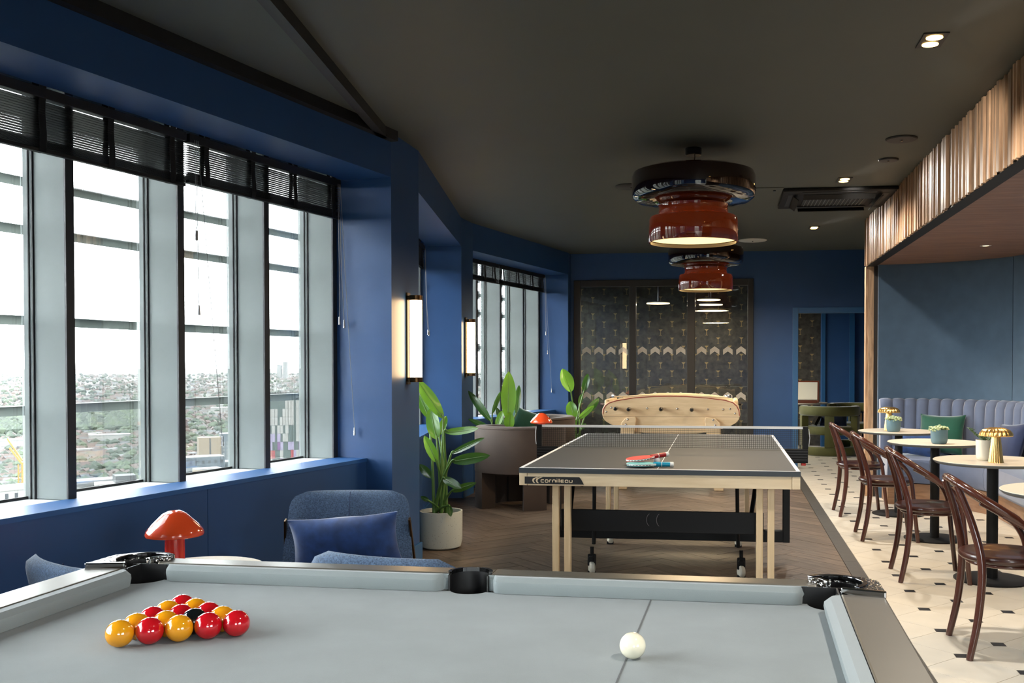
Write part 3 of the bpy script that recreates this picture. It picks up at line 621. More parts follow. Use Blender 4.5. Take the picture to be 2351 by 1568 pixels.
# ================================================================ table tennis table
TT = empty('table_tennis_table', (-0.378, 5.325, 0), R(0.4)); tag(TT, 'graphite table tennis table on pale wooden legs with a net', 'table tennis table')
HW = 0.7625
for v0, v1 in ((0, 1.368), (1.372, 2.74)):
    h = MB().box(-HW, HW, v0, v1, 0.735, 0.7595).build('table_half', M['tt'], TT, bevel=0.002)
    for x in (-HW + 0.010, HW - 0.010): MB().box(x - 0.010, x + 0.010, v0, v1, 0.7596, 0.7603).build('side_line', M['ttline'], h)
    MB().box(-0.0018, 0.0018, v0, v1, 0.7596, 0.7603).build('centre_line', M['ttline'], h)
    ve = v0 if v0 == 0 else v1 - 0.02
    MB().box(-HW + 0.02, HW - 0.02, ve, ve + 0.02, 0.7596, 0.7603).build('end_line', M['ttline'], h)
    yy = -0.003 if v0 == 0 else 2.74
    MB().box(-HW - 0.002, HW + 0.002, yy, yy + 0.003, 0.732, 0.7598).build('edge_band', M['ttedge'], h)
for v in (0.003, 2.74 - 0.031):
    MB().box(-HW + 0.045, HW - 0.045, v, v + 0.028, 0.663, 0.733).build('end_apron', M['ply'], TT, bevel=0.002)
for sx in (-1, 1):
    for v0, v1 in ((0.0, 1.33), (1.41, 2.74)):
        MB().box(min(sx * (HW - 0.0), sx * (HW - 0.043)), max(sx * HW, sx * (HW - 0.043)), v0 + 0.001, v1 - 0.001, 0.663, 0.733).build('side_apron', M['ply'], TT, bevel=0.002)
for v in (0.05, 2.62):
    for x in (-0.586, -0.520, 0.533, 0.594): MB().box(x, x + 0.036, v, v + 0.045, 0.0, 0.70).build('leg', M['plyv'], TT, bevel=0.003)
for v, z0, z1 in ((0.10, 0.40, 0.52), (2.60, 0.40, 0.52)):
    pn = MB().box(-0.545, 0.575, v, v + 0.02, z0, z1).build('cross_panel', M['blackmetal'], TT, bevel=0.003)
    if v < 1:
        for dx in (0, 0.055): MB().tube([(-0.03 + dx + 0.045 * math.sin(R(a)) * 0.5 - 0.012, v - 0.001, 0.47 + 0.036 * math.cos(R(a))) for a in range(-20, -161, -14)], 0.0022, 5).build('embossed_swoosh', M['steel'], pn)
for sx in (-1, 1):                                                   # black steel undercarriage frame at the net line
    x = sx * 0.80
    MB().box(min(x, x - sx * 0.045), max(x, x - sx * 0.045), 1.33, 1.41, 0.14, 0.70).build('undercarriage_upright', M['blackmetal'], TT, bevel=0.003)
    MB().tube([(sx * 0.50, 0.11, 0.45), (sx * 0.55, 0.6, 0.62), (sx * 0.58, 1.1, 0.66), (sx * 0.6, 1.35, 0.5)], 0.013, 10).build('folding_arm', M['blackmetal'], TT, smooth=40)
    MB().tube([(sx * 0.50, 2.63, 0.45), (sx * 0.55, 2.1, 0.62), (sx * 0.58, 1.6, 0.66), (sx * 0.6, 1.40, 0.5)], 0.013, 10).build('folding_arm', M['blackmetal'], TT, smooth=40)
    MB().tube([(sx * 0.44, 0.75, 0.68), (sx * 0.445, 0.78, 0.4), (sx * 0.45, 0.80, 0.2)], 0.012, 10).build('stay_rod', M['blackmetal'], TT, smooth=40)
    for v in (0.85, 1.9):
        c = empty('caster', (sx * 0.47, v, 0)); c.parent = TT
        MB().lathe([(0.010, -0.014), (0.034, -0.013), (0.040, -0.006), (0.040, 0.006), (0.034, 0.013), (0.010, 0.014)], 24, (0, 0, 0), True, True).build('wheel', M['potwhite'], c, smooth=30)
        w_ = c.children[0]; w_.rotation_euler = (0, R(90), R(18)); w_.location = (0, 0, 0.0402); w_.scale = (1.0, 1.0, 1.3)
        MB().lathe([(0.001, -0.019), (0.026, -0.018), (0.026, 0.018), (0.001, 0.019)], 20, (0, 0, 0)).build('hub', M['blackmetal'], c, smooth=30); h_ = c.children[1]; h_.rotation_euler = (0, R(90), R(18)); h_.location = (0, 0, 0.0402)
        MB().bar((0, 0, 0.05), (0, 0.015, 0.125), 0.052, 0.035).box(-0.018, 0.018, -0.05, 0.02, 0.085, 0.115).build('fork', M['blackmetal'], c, bevel=0.008); MB().cyl((0, 0.012, 0), 0.012, 0.12, 0.17, 14).build('swivel_pin', M['blackmetal'], c, smooth=30)
MB().box(-0.80, 0.80, 1.335, 1.405, 0.14, 0.215).build('undercarriage_beam', M['blackmetal'], TT, bevel=0.003)
MB().box(-0.60, 0.60, 1.35, 1.39, 0.60, 0.64).build('undercarriage_rail', M['blackmetal'], TT)
for sx in (-1, 1):
    x0, x1 = sorted((sx * 0.767, sx * 0.918)); b = MB().box(x0, x1, 1.345, 1.395, 0.672, 0.765).build('net_clamp', M['blackmetal'], TT, bevel=0.003)
    for z in (0.69, 0.708, 0.726, 0.744): MB().box(x0, x1, 1.341, 1.346, z, z + 0.008).build('clamp_rib', M['black'], b)
    p = MB().box(min(sx * 0.885, sx * 0.92), max(sx * 0.885, sx * 0.92), 1.352, 1.388, 0.765, 0.915).build('net_post', M['blackmetal'], TT, bevel=0.003)
    MB().tube([(sx * 0.924, 1.36, 0.90), (sx * 0.930, 1.355, 0.84), (sx * 0.924, 1.36, 0.78)], 0.0022, 6).build('net_cord', M['ttline'], p)
MB().box(0.875, 0.905, 1.35, 1.39, 0.655, 0.672).build('red_knob', M['padred'], TT, bevel=0.003)
nm = MB(); k = 0; x = -0.885
while x < 0.886: nm.box(x - 0.0011, x + 0.0011, 1.3690, 1.3710, 0.764, 0.902); x += 0.0135
for k in range(11): nm.box(-0.885, 0.885, 1.3692, 1.3708, 0.766 + k * 0.0128 - 0.0009, 0.766 + k * 0.0128 + 0.0009)
nm.build('net', M['black'], TT); MB().box(-0.885, 0.885, 1.367, 1.373, 0.898, 0.914).build('net_tape', M['ttline'], TT)
# maker's plate on the near apron
pl_ = MB().prism([(-0.732, 0.0, 0.672), (-0.402, 0.0, 0.672), (-0.418, 0.0, 0.702), (-0.427, 0.0, 0.712), (-0.732, 0.0, 0.712)], (0, 0.0025, 0)).build('maker_plate', M['black'], TT)
def stroke(mb, pts, w, closed=False, Y=-0.0008, fx=lambda p: p):
    n = len(pts); L = []; Rr = []
    for i in range(n):
        a = pts[(i - 1) % n] if (closed or i > 0) else pts[i]; b = pts[(i + 1) % n] if (closed or i < n - 1) else pts[i]
        d = Vector((b[0] - a[0], b[1] - a[1])).normalized(); nn = Vector((-d.y, d.x)) * (w / 2)
        L.append((pts[i][0] + nn.x, pts[i][1] + nn.y)); Rr.append((pts[i][0] - nn.x, pts[i][1] - nn.y))
    for i in range(n if closed else n - 1):
        j = (i + 1) % n; mb.add([(L[i][0], Y, L[i][1]), (L[j][0], Y, L[j][1]), (Rr[j][0], Y, Rr[j][1]), (Rr[i][0], Y, Rr[i][1])], [(0, 1, 2, 3)])
def rr(pts, closed=False):  # soften corners marked with a trailing radius
    out = []
    for i, p in enumerate(pts):
        if len(p) == 3:
            a = Vector(pts[(i - 1) % len(pts)][:2]); b = Vector(pts[(i + 1) % len(pts)][:2]); c = Vector(p[:2]); u = c + (a - c).normalized() * p[2]; v = c + (b - c).normalized() * p[2]
            for t in (0, .25, .5, .75, 1): out.append(tuple(u * (1 - t) ** 2 + c * 2 * t * (1 - t) + v * t * t))
        else: out.append(p)
    return out
r_ = 0.3
GL = {'c': ([[(1, 1), (0, 1, r_), (0, 0, r_), (1, 0)]], 1), 'o': ([[(.5, 1), (1, 1, r_), (1, 0, r_), (0, 0, r_), (0, 1, r_)]], 1), 'r': ([[(0, 0), (0, 1, r_), (.65, 1)]], .65), 'n': ([[(0, 0), (0, 1, r_), (1, 1, r_), (1, 0)]], 1),
      'i': ([[(0, 0), (0, 1)], [(0, 1.28), (0, 1.5)]], 0), 'l': ([[(0, 0), (0, 1.5)]], 0), 'e': ([[(1, 0), (0, 0, r_), (0, 1, r_), (.95, 1)], [(0, .5), (.9, .5)]], 1), 'a': ([[(.4, 1), (1, 1, r_), (1, 0), (0, 0, r_), (0, 1, r_)]], 1), 'u': ([[(0, 1), (0, 0, r_), (1, 0, r_), (1, 1)]], 1)}
x = -0.640; sz = 0.0135; lw = 0.0042
for ch in 'cornilleau':
    st, wd = GL[ch]; mb = MB()
    for s_ in st:
        cl = ch in 'oa'; stroke(mb, [(x + px * sz * 1.15, 0.682 + py * sz) for px, py in rr(s_, cl)], lw, cl)
    mb.build('letter', M['ply'], pl_); x += wd * sz * 1.15 + 0.0078
for dx in (0, 0.020):
    top = [( -0.675 + dx + 0.012, 0.710), (-0.686 + dx, 0.702), (-0.690 + dx, 0.692), (-0.686 + dx, 0.682), (-0.680 + dx, 0.676)]; bot = [(-0.672 + dx, 0.676), (-0.679 + dx, 0.684), (-0.680 + dx, 0.692), (-0.674 + dx, 0.701), (-0.650 + dx, 0.710)]
    MB().add([(a, -0.0008, b) for a, b in top + bot], [tuple(range(10))]).build('swoosh', M['ply'], pl_)
# bats and ball on the table
def bat(name, loc, rz, tilt, face, handle, label):
    b = empty(name, loc); b.rotation_euler = (0, tilt, rz); tag(b, label, 'table tennis bat')
    o = [(0.078 * math.cos(R(a)), 0.075 * math.sin(R(a))) for a in range(30, 331, 12)] + [(0.088, -0.02), (0.088, 0.02)]
    MB().prism([(x, y, -0.004) for x, y in o], (0, 0, 0.008)).build('blade', M['padw'], b, bevel=0.002)
    MB().prism([(x * 0.985, y * 0.985, 0.0041) for x, y in o], (0, 0, 0.002)).build('rubber_sheet', M[face], b); MB().prism([(x * 0.985, y * 0.985, -0.0061) for x, y in o], (0, 0, 0.002)).build('rubber_sheet', M[face], b)
    MB().tube([(0.07, 0, 0), (0.085, 0, 0), (0.12, 0, 0), (0.165, 0, 0)], [0.011, 0.014, 0.0135, 0.0135], 12).build('handle', M[handle], b, smooth=40)
    MB().tube([(0.1655, 0, 0), (0.182, 0, 0), (0.186, 0, 0)], [0.0138, 0.0138, 0.010], 12).build('handle_cap', M['padw'], b, smooth=40)
    MB().tube([(0.117, 0, 0), (0.120, 0, 0)], [0.0142, 0.0142], 12).build('handle_ring', M['padw'], b, smooth=40)
    for k in range(9):
        a = R(200 + k * 14); MB().bar((0.0785 * math.cos(a) - 0.006 * math.sin(a), 0.0755 * math.sin(a) + 0.006 * math.cos(a), 0), (0.0785 * math.cos(a) + 0.006 * math.sin(a), 0.0755 * math.sin(a) - 0.006 * math.cos(a), 0), 0.002, 0.003).build('edge_slot', M['black'], b)
    return b
bat('table_tennis_bat', Gz(1470, 1066, 0.775) + Vector((0.0, 0.01, 0.0)), R(4), R(0), 'padteal', 'hteal', 'teal table tennis bat lying flat under the red one')
bat('table_tennis_bat', Gz(1468, 1054, 0.792) + Vector((0.0, 0.0, 0.003)), R(30), R(-6), 'padred', 'hred', 'red table tennis bat leaning on the teal one')
bc = Gz(1508, 1057, 0.78); tag(MB().sphere((0, 0, 0), 0.020, 24, 14).build('table_tennis_ball', M['ttline'], smooth=60, loc=(bc.x, bc.y, 0.7804)), 'white table tennis ball between the two bats', 'ball')

# ================================================================ football table at the far end
FB = empty('football_table', (-0.60, 10.42, 0)); tag(FB, 'pale beech football table with black knobs standing before the glazed screen', 'football table')
K = 10.42 * 0.9905 / FPX
def fz(y): return EYE - (y - 836.0) * K
out = [(-160,950),(-159,940),(-154,931),(-145,924),(-128,919),(-85,912),(-40,908.6),(0,908),(40,908.6),(85,911.5),(128,917),(145,922),(154,930),(159,940),(160,952),(157,963),(150,971),(138,978),(115,986),(95,992),(60,996),(0,997),(-60,996),(-95,992),(-115,986),(-138,977),(-150,970),(-157,962)]
pan = [(dx * K, fz(y)) for dx, y in out]
for Y in (0.0, 0.86):
    p = MB().prism([(x, Y, z) for x, z in pan], (0, 0.04, 0)).build('side_panel', M['foos'], FB, bevel=0.006, seg=3)
    if Y == 0:
        st = [(dx * K * 0.985, -0.002, fz(y + 2.2)) for dx, y in out[:15]]; MB().tube(st, 0.0045, 6).build('red_stripe', M['red_line'], p)
        MB().box(-0.735, 0.735, -0.0012, 0.001, fz(957.8), fz(957.2)).build('panel_joint', M['redw'], p)
        for px, py in ((1399, 937), (1388, 947), (1483, 938.5), (1553, 939), (1623, 939.5), (1658, 940), (1673.6, 939), (1685, 949)): MB().sphere(((px - 1537) * K, -0.004, fz(py)), 0.011, 12, 8, (1, 0.6, 1)).build('bolt', M['chrome'], p, smooth=60)
        for px, py in ((1412.8, 938.5), (1443, 940), (1517.5, 939), (1587.5, 940)):
            x, z = (px - 1537) * K, fz(py); rd = empty('rod', (x, 0, z)); rd.parent = FB
            MB().tube([(0.02, 0.9, 0), (0.0, -0.11, 0)], 0.008, 10).build('steel_bar', M['chrome'], rd, smooth=40); MB().tube([(0.001, -0.02, 0), (0.0, -0.05, 0)], 0.018, 14).build('bumper', M['steel'], rd, smooth=40)
            MB().tube([(0, -0.06, 0), (0, -0.075, 0), (-0.002, -0.16, 0), (-0.002, -0.175, 0)], [0.016, 0.021, 0.022, 0.014], 14).build('knob', M['blackgloss'], rd, smooth=40)
for sx in (-1, 1): MB().box(min(sx * 0.66, sx * 0.71), max(sx * 0.66, sx * 0.71), 0.04, 0.86, 0.72, 0.955).build('end_panel', M['foos'], FB, bevel=0.02)
MB().box(-0.66, 0.66, 0.04, 0.86, 0.72, 0.76).build('playfield', M['potblue'], FB)
MB().prism([(-0.60, 0, 0.99), (-0.3, 0, 1.005), (0, 0, 1.010), (0.3, 0, 1.005), (0.60, 0, 0.985), (0.60, 0, 0.975), (0, 0, 0.998), (-0.60, 0, 0.978)], (0, 0.06, 0)).build('top_cap', M['foos'], FB, bevel=0.003)
for sx in (-1, 1):
    MB().lathe([(0.03, 0), (0.036, 0.02), (0.032, 0.03), (0.02, 0.022)], 18, (sx * 0.60, 0.06, 0.975), True, False).build('ball_cup', M['chrome'], FB, smooth=40)
    for Y in (-0.045, 0.905):
        l = MB().prism([(sx * 0.37, Y, fz(958)), (sx * 0.47, Y, fz(960)), (sx * 0.52, Y, fz(972)), (sx * 0.56, Y, 0.0), (sx * 0.46, Y, 0.0), (sx * 0.36, Y, fz(966))], (0, 0.04, 0)).build('leg', M['foos'], FB, bevel=0.008, seg=3)
        if Y < 0:
            MB().sphere((sx * 0.45, Y - 0.003, fz(964)), 0.012, 12, 8, (1, 0.5, 1)).build('leg_bolt', M['chrome'], l, smooth=60); MB().sphere((sx * 0.47, Y - 0.003, fz(976)), 0.012, 12, 8, (1, 0.5, 1)).build('leg_bolt', M['chrome'], l, smooth=60)
# ================================================================ pendants, sconces, downlights and ceiling fittings
def pendant(name, x, y, label):
    p = empty(name, (x, y, 0)); tag(p, label, 'pendant lamp', 'amber glass pendants over the games tables')
    ZB_, ZT = 2.145, 2.635
    MB().cyl((0, 0, 0), 0.055, CEIL - 0.05, CEIL - 0.001, 24).build('ceiling_rose', M['blackgloss'], p, smooth=30, bevel=0.004)
    MB().tube([(0.01, 0, CEIL - 0.05), (0.004, 0, CEIL - 0.1), (0, 0, ZT - 0.02)], 0.004, 8).build('cable', M['black'], p, smooth=40)
    up = MB().lathe([(0.02, 2.620), (0.20, 2.632), (0.36, 2.628), (0.402, 2.612), (0.414, 2.58), (0.414, 2.475), (0.405, 2.445), (0.375, 2.425), (0.30, 2.413), (0.245, 2.404), (0.235, 2.396)], 64)
    up.build('upper_tier', M['amberdark'], p, smooth=40)
    MB().lathe([(0.234, 2.398), (0.228, 2.370), (0.234, 2.338), (0.246, 2.326)], 64).build('neck', M['amber'], p, smooth=40)
    MB().lathe([(0.245, 2.328), (0.285, 2.318), (0.294, 2.300), (0.298, 2.24), (0.299, 2.150), (0.296, 2.146)], 64).build('lower_tier', M['amber'], p, smooth=40)
    MB().lathe([(0.001, 2.175), (0.294, 2.172)], 64).build('diffuser', M['pend_in'], p, smooth=40)
    for z, pw, r in ((2.29, 2.5, 0.05), (2.12, 28, 0.25)):
        ld = bpy.data.lights.new('pendant_bulb', 'POINT' if r < 0.1 else 'AREA'); ld.energy = pw; ld.color = (1, 0.74, 0.45)
        if r < 0.1: ld.shadow_soft_size = r
        else: ld.shape = 'DISK'; ld.size = 0.5
        lo = bpy.data.objects.new('pendant_bulb', ld); COL.objects.link(lo); lo.parent = p; lo.location = (0, 0, z)
    return p
pendant('pendant_lamp', -0.232, 6.651, 'large stacked amber glass pendant above the table tennis table')
pendant('pendant_lamp', -0.245, 10.95, 'stacked amber glass pendant above the football table, farther away')
def sconce(F_x, y, label):
    s = empty('wall_sconce', (F_x, y, 0)); tag(s, label, 'wall light', 'warm tube sconces on the blue piers')
    MB().tube([(0.058, 0, 1.245), (0.058, 0, 1.752)], 0.040, 24).build('opal_tube', M['sconce'], s, smooth=40)
    for z0, z1 in ((1.215, 1.246), (1.751, 1.782)): MB().tube([(0.058, 0, z0), (0.058, 0, z1)], 0.043, 24).box(0.0, 0.058, -0.03, 0.03, z0 + 0.004, z1 - 0.004).build('end_cap', M['bronze'], s, smooth=40)
    MB().box(0.001, 0.012, -0.03, 0.03, 1.2, 1.8).build('back_plate', M['bronze'], s)
sconce(-2.084, 6.232, 'lit tube sconce on the nearer blue pier above the potted plant'); sconce(-2.606, 9.60, 'lit tube sconce on the farther blue pier by the armchair')
def downlight(x, y, z, label, grp, m='black', watts=165):
    d = empty('downlight', (x, y, z)); tag(d, label, 'downlight', grp)
    MB().box(-0.055, 0.055, -0.10, 0.10, -0.006, 0.0).build('bezel', M[m], d, bevel=0.002)
    for k in (-1, 1): MB().lathe([(0.0005, -0.0085), (0.036, -0.0085), (0.036, -0.006)], 24, (0, k * 0.047, 0)).build('lamp', M['dlbulb'], d, smooth=40)
    ld = bpy.data.lights.new('downlight_beam', 'SPOT'); ld.energy = watts; ld.color = (1, 0.93, 0.84); ld.spot_size = R(150); ld.spot_blend = 0.8; ld.shadow_soft_size = 0.04
    lo = bpy.data.objects.new('downlight_beam', ld); COL.objects.link(lo); lo.parent = d; lo.location = (0, -0.047, -0.02)
    for sg in ((-1, 1) if y < 10 else (-1,)):                       # extra beams added to brighten the bulkhead
        l2 = ld.copy(); l2.energy = watts * 0.42; l2.spot_size = R(46); l2.spot_blend = 1.0; lo = bpy.data.objects.new('downlight_beam', l2); COL.objects.link(lo); lo.parent = d; lo.location = (0, sg * 0.047, -0.02)
        lo.rotation_euler = Vector((0.36, sg * 0.86, -0.26)).to_track_quat('-Z', 'Y').to_euler()
g = 'twin downlights along the black ceiling'
downlight(0.90, 4.585, CEIL, 'lit twin downlight nearest the viewer in the black ceiling', g); downlight(0.90, 7.94, CEIL, 'lit twin downlight beside the air conditioning cassette', g)
downlight(0.90, 10.66, CEIL, 'small lit twin downlight farthest down the ceiling', g); downlight(0.90, 1.3, CEIL, 'lit twin downlight in the ceiling above the right end of the pool table', g); downlight(0.90, -2.0, CEIL, 'lit twin downlight in the ceiling behind the viewpoint', g)
def spotlet(x, y, label):
    d = empty('recessed_spotlight', (x, y, ZB + 0.004)); tag(d, label, 'downlight', 'round spotlights in the walnut soffit')
    MB().lathe([(0.026, -0.003), (0.045, -0.003), (0.045, 0.0)], 24).build('rim', M['whitep'], d, smooth=40); MB().lathe([(0.0005, -0.002), (0.027, -0.002)], 24).build('lamp', M['disc'], d)
    ld = bpy.data.lights.new('spotlight_beam', 'SPOT'); ld.energy = 60; ld.color = (1, 0.78, 0.52); ld.spot_size = R(110); ld.spot_blend = 0.7; ld.shadow_soft_size = 0.03
    lo = bpy.data.objects.new('spotlight_beam', ld); COL.objects.link(lo); lo.parent = d; lo.location = (0, 0, -0.02)
spotlet(2.126, 8.59, 'small round spotlight in the walnut soffit over the banquette'); spotlet(2.126, 6.9, 'round spotlight in the walnut soffit over the second table'); spotlet(2.126, 5.2, 'round spotlight in the walnut soffit nearest the viewer')
# air conditioning cassette
ac = empty('air_conditioner', (0.91, 8.72, CEIL)); tag(ac, 'black ceiling air conditioning cassette with slatted grille', 'air conditioner')
h = 0.46
MB().vprism([(-h, -h), (h, -h), (h, h), (-h, h)], -0.03, -0.001).build('panel', M['blackmetal'], ac, bevel=0.008)
gr = MB().box(-0.27, 0.27, -0.27, 0.27, -0.036, -0.0305).build('intake_grille', M['black'], ac)
for k in range(16): MB().box(-0.25 + k * 0.032, -0.25 + k * 0.032 + 0.006, -0.25, 0.25, -0.042, -0.0365).build('grille_fin', M['aluframe'], gr)
for k in range(4):
    a = k * math.pi / 2; f_ = MB().box(-0.30, 0.30, 0.33, 0.41, -0.033, -0.0302).build('outlet', M['black'], ac); f_.rotation_euler = (0, 0, a)
    f2 = MB().bar((-0.29, 0.345, -0.06), (0.29, 0.345, -0.06), 0.006, 0.055, (0, 0.8, 0.6)).build('louvre_flap', M['blackmetal'], ac); f2.rotation_euler = (0, 0, a)
def cdisc(x, y, r, m, name, label, cat):
    d = empty(name, (x, y, CEIL)); tag(d, label, cat)
    MB().lathe([(0.0005, -0.012), (r * 0.93, -0.012), (r, -0.006), (r, -0.0005)], 40).build('cover', M[m], d, smooth=40); MB().lathe([(0.0005, -0.018), (0.006, -0.018), (0.008, -0.012)], 12).build('indicator', M['blackgloss'], d, smooth=40)
cdisc(0.283, 11.648, 0.165, 'whitep', 'ceiling_speaker', 'round white speaker cover on the ceiling behind the pendants', 'speaker'); cdisc(-0.779, 7.99, 0.13, 'black', 'ceiling_speaker', 'round black speaker cover on the ceiling left of the near pendant', 'speaker')
cdisc(1.10, 6.55, 0.10, 'black', 'ceiling_vent', 'flat round black vent on the ceiling above the cafe chairs', 'vent'); cdisc(1.12, 7.2, 0.07, 'black', 'smoke_detector', 'small round black detector on the ceiling near the bulkhead', 'detector')
hp = empty('access_hatch', (0.33, 8.35, CEIL)); tag(hp, 'square black access hatch on the ceiling beside the cassette', 'hatch')
MB().box(-0.12, 0.12, -0.14, 0.14, -0.006, -0.0005).build('hatch_panel', M['ceil'], hp, bevel=0.002); MB().cyl((0.05, -0.03, 0), 0.012, -0.012, -0.006, 14).build('lock', M['blackgloss'], hp)
# disc lamps in the lounge behind the glass
for (px, py, Y, lab) in ((1511, 697, 14.6, 'glowing disc pendant seen through the middle glass pane'), (1627, 689, 14.6, 'upper glowing disc pendant seen through the right glass pane'), (1632, 700, 15.6, 'lower glowing disc pendant seen through the right glass pane')):
    c = Gy(px, py, Y); d = empty('disc_pendant', (c.x, c.y, c.z)); tag(d, lab, 'pendant lamp', 'disc pendants in the lounge'); r = 0.175 * Y / 14.6
    MB().lathe([(0.0005, -0.004), (r * 0.97, -0.004), (r, 0.006)], 36).build('diffuser', M['disc'], d, smooth=40); MB().lathe([(r, 0.006), (r * 0.9, 0.02), (0.04, 0.035), (0.0005, 0.036)], 36).build('shade', M['whitep'], d, smooth=40)
    MB().tube([(0, 0, 0.034), (0, 0, CEIL - c.z)], 0.005, 8).build('rod', M['steel'], d, smooth=40)
    ld = bpy.data.lights.new('disc_light', 'AREA'); ld.shape = 'DISK'; ld.size = 2 * r; ld.energy = 14; ld.color = (1, 0.84, 0.6); lo = bpy.data.objects.new('disc_light', ld); COL.objects.link(lo); lo.parent = d; lo.location = (0, 0, -0.012)

# ================================================================ blinds and their cords
def blind(F, t0, t1, dep, tapes, label, zt=2.500, zb=2.275, grp='black slatted blinds pulled up over the windows'):
    o = F.pt((t0 + t1) / 2, dep, 0); b = empty('venetian_blind', o); b.rotation_euler = (0, 0, math.atan2(F.d.y, F.d.x)); tag(b, label, 'blind', grp)
    L = (t1 - t0) / 2 - 0.006; n = int((zt - zb - 0.11) / 0.0105) + 1
    MB().box(-L, L, -0.02, 0.025, zt - 0.045, zt - 0.001).build('head_rail', M['blind'], b, bevel=0.002); MB().box(-L, L, -0.012, 0.014, zb - 0.004, zb + 0.012).build('bottom_rail', M['blind'], b, bevel=0.002)
    sm = MB().obox((0, 0, 0), (L, 0, 0), (0, 0.0135, -0.0006), (0, 0.0001, 0.0008)).mesh('slat'); sm.materials.append(M['blind'])
    for k in range(n): link('slat', sm, None, b, loc=(0, 0.0, zt - 0.060 - k * (zt - zb - 0.11) / (n - 1)))
    for k in range(7): link('slat', sm, None, b, loc=(0, 0.0, zb + 0.016 + k * 0.0045))
    for t in tapes:
        x = t - (t0 + t1) / 2
        for yy in (-0.0165, 0.0165):
            lp = []
            for q in range(9):
                z_ = zt + 0.07 - (zt + 0.07 - zb + 0.004) * q / 8; w_ = yy + (0.004 if yy > 0 else -0.004) * math.sin(q * 1.2)
                lp.append([Vector((x - 0.017, w_, z_)), Vector((x + 0.017, w_, z_)), Vector((x + 0.017, w_ + 0.0012, z_)), Vector((x - 0.017, w_ + 0.0012, z_))])
            MB().loft(lp).build('ladder_tape', M['tape'], b)
    return b
def cords(b, t, t0, t1, lows, shift=0.0):
    x = t - (t0 + t1) / 2
    for k, (zl, dx, dy) in enumerate(lows):
        c = MB().tube([(x + k * 0.012, -0.024, 2.47), (x + k * 0.012 + dx * 0.4, -0.03 + dy * 0.3, 1.9), (x + k * 0.012 + dx, -0.03 + dy, zl)], 0.0016, 6).build('lift_cord', M['cord'], b)
        MB().tube([(x + k * 0.012 + dx, -0.03 + dy, zl + 0.012), (x + k * 0.012 + dx, -0.03 + dy, zl - 0.038)], [0.005, 0.0075], 10).build('cord_tassel', M['steel'], c, smooth=40)
D_ = 0.375
b = blind(F1, -2.88, -1.375, D_, [-2.62, -2.23, -1.86, -1.475], 'black slatted blind over the nearer half of the first window', zb=2.232); 
b = blind(F1, -1.365, -0.005, D_, [-1.23, -0.86, -0.48, -0.09], 'black slatted blind over the farther half of the first window', zb=2.255); cords(b, -1.33, -1.365, -0.005, [(2.0, 0.0, 0.0), (1.62, -0.02, -0.02), (0.95, 0.05, -0.09)]); cords(b, -0.05, -1.365, -0.005, [(1.62, 0.0, 0.0), (1.60, 0.01, -0.02), (0.92, 0.0, -0.09)])
b = blind(F2, 0.05, 3.04, D_, [0.3, 0.9, 1.5, 2.1, 2.5, 2.9], 'black slatted blind over the window between the sconces'); cords(b, 3.0, 0.05, 3.04, [(1.66, 0.0, -0.02), (1.65, 0.0, -0.03)])
b = blind(F3, 0.02, 1.35, D_ - 0.04, [0.15, 0.6, 0.98, 1.25], 'black slatted blind over the nearer half of the far window'); b = blind(F3, 1.36, 2.82, D_ - 0.04, [1.5, 1.95, 2.4, 2.75], 'black slatted blind over the farther half of the far window'); cords(b, 2.79, 1.36, 2.82, [(1.75, 0.0, -0.01), (1.5, 0.0, -0.03), (1.0, 0.0, -0.08)])
# ================================================================ soft shapes
def smooth_path(pts, n=6):
    P = [Vector(p) for p in pts]; out = []
    for i in range(len(P) - 1):
        a, b, c, d = P[max(i-1, 0)], P[i], P[i+1], P[min(i+2, len(P)-1)]
        for k in range(n):
            t = k / n; out.append(0.5 * ((2*b) + (c - a) * t + (2*a - 5*b + 4*c - d) * t*t + (3*b - a - 3*c + d) * t**3))
    out.append(P[-1]); return out
def pillow_mb(w, h, t, n=14):
    mb = MB(); V = []
    for s in (1, -1):
        for j in range(n + 1):
            for i in range(n + 1):
                u, v = 2 * i / n - 1, 2 * j / n - 1
                e = max(0.0, (1 - abs(u) ** 3.2)) ** 0.6 * max(0.0, (1 - abs(v) ** 3.2)) ** 0.6
                x = u * w / 2 * (1 - 0.07 * (1 - v * v) * abs(u)); z = v * h / 2 * (1 - 0.09 * (1 - u * u) * abs(v))
                V.append(Vector((x, s * (t / 2 * e + 0.004), z + 0.006 * math.sin(5 * u + 2 * v) * e)))
    m = (n + 1) ** 2; F = []
    for s in (0, 1):
        for j in range(n):
            for i in range(n):
                q = [s*m + j*(n+1)+i, s*m + j*(n+1)+i+1, s*m + (j+1)*(n+1)+i+1, s*m + (j+1)*(n+1)+i]; F.append(q if s else q[::-1])
    for i in range(n):
        for a, b in ((i, i+1),): F.append([a, b, m+b, m+a]); o = n*(n+1); F.append([o+b, o+a, m+o+a, m+o+b]); F.append([(b)*(n+1), a*(n+1), m+a*(n+1), m+b*(n+1)]); F.append([a*(n+1)+n, b*(n+1)+n, m+b*(n+1)+n, m+a*(n+1)+n])
    return mb.add(V, F)
def pillow(loc, rot, w, h, t, m, label, grp=None):
    o = pillow_mb(w, h, t).build('cushion', M[m], smooth=60, loc=loc); o.rotation_euler = rot; tag(o, label, 'cushion', grp); return o
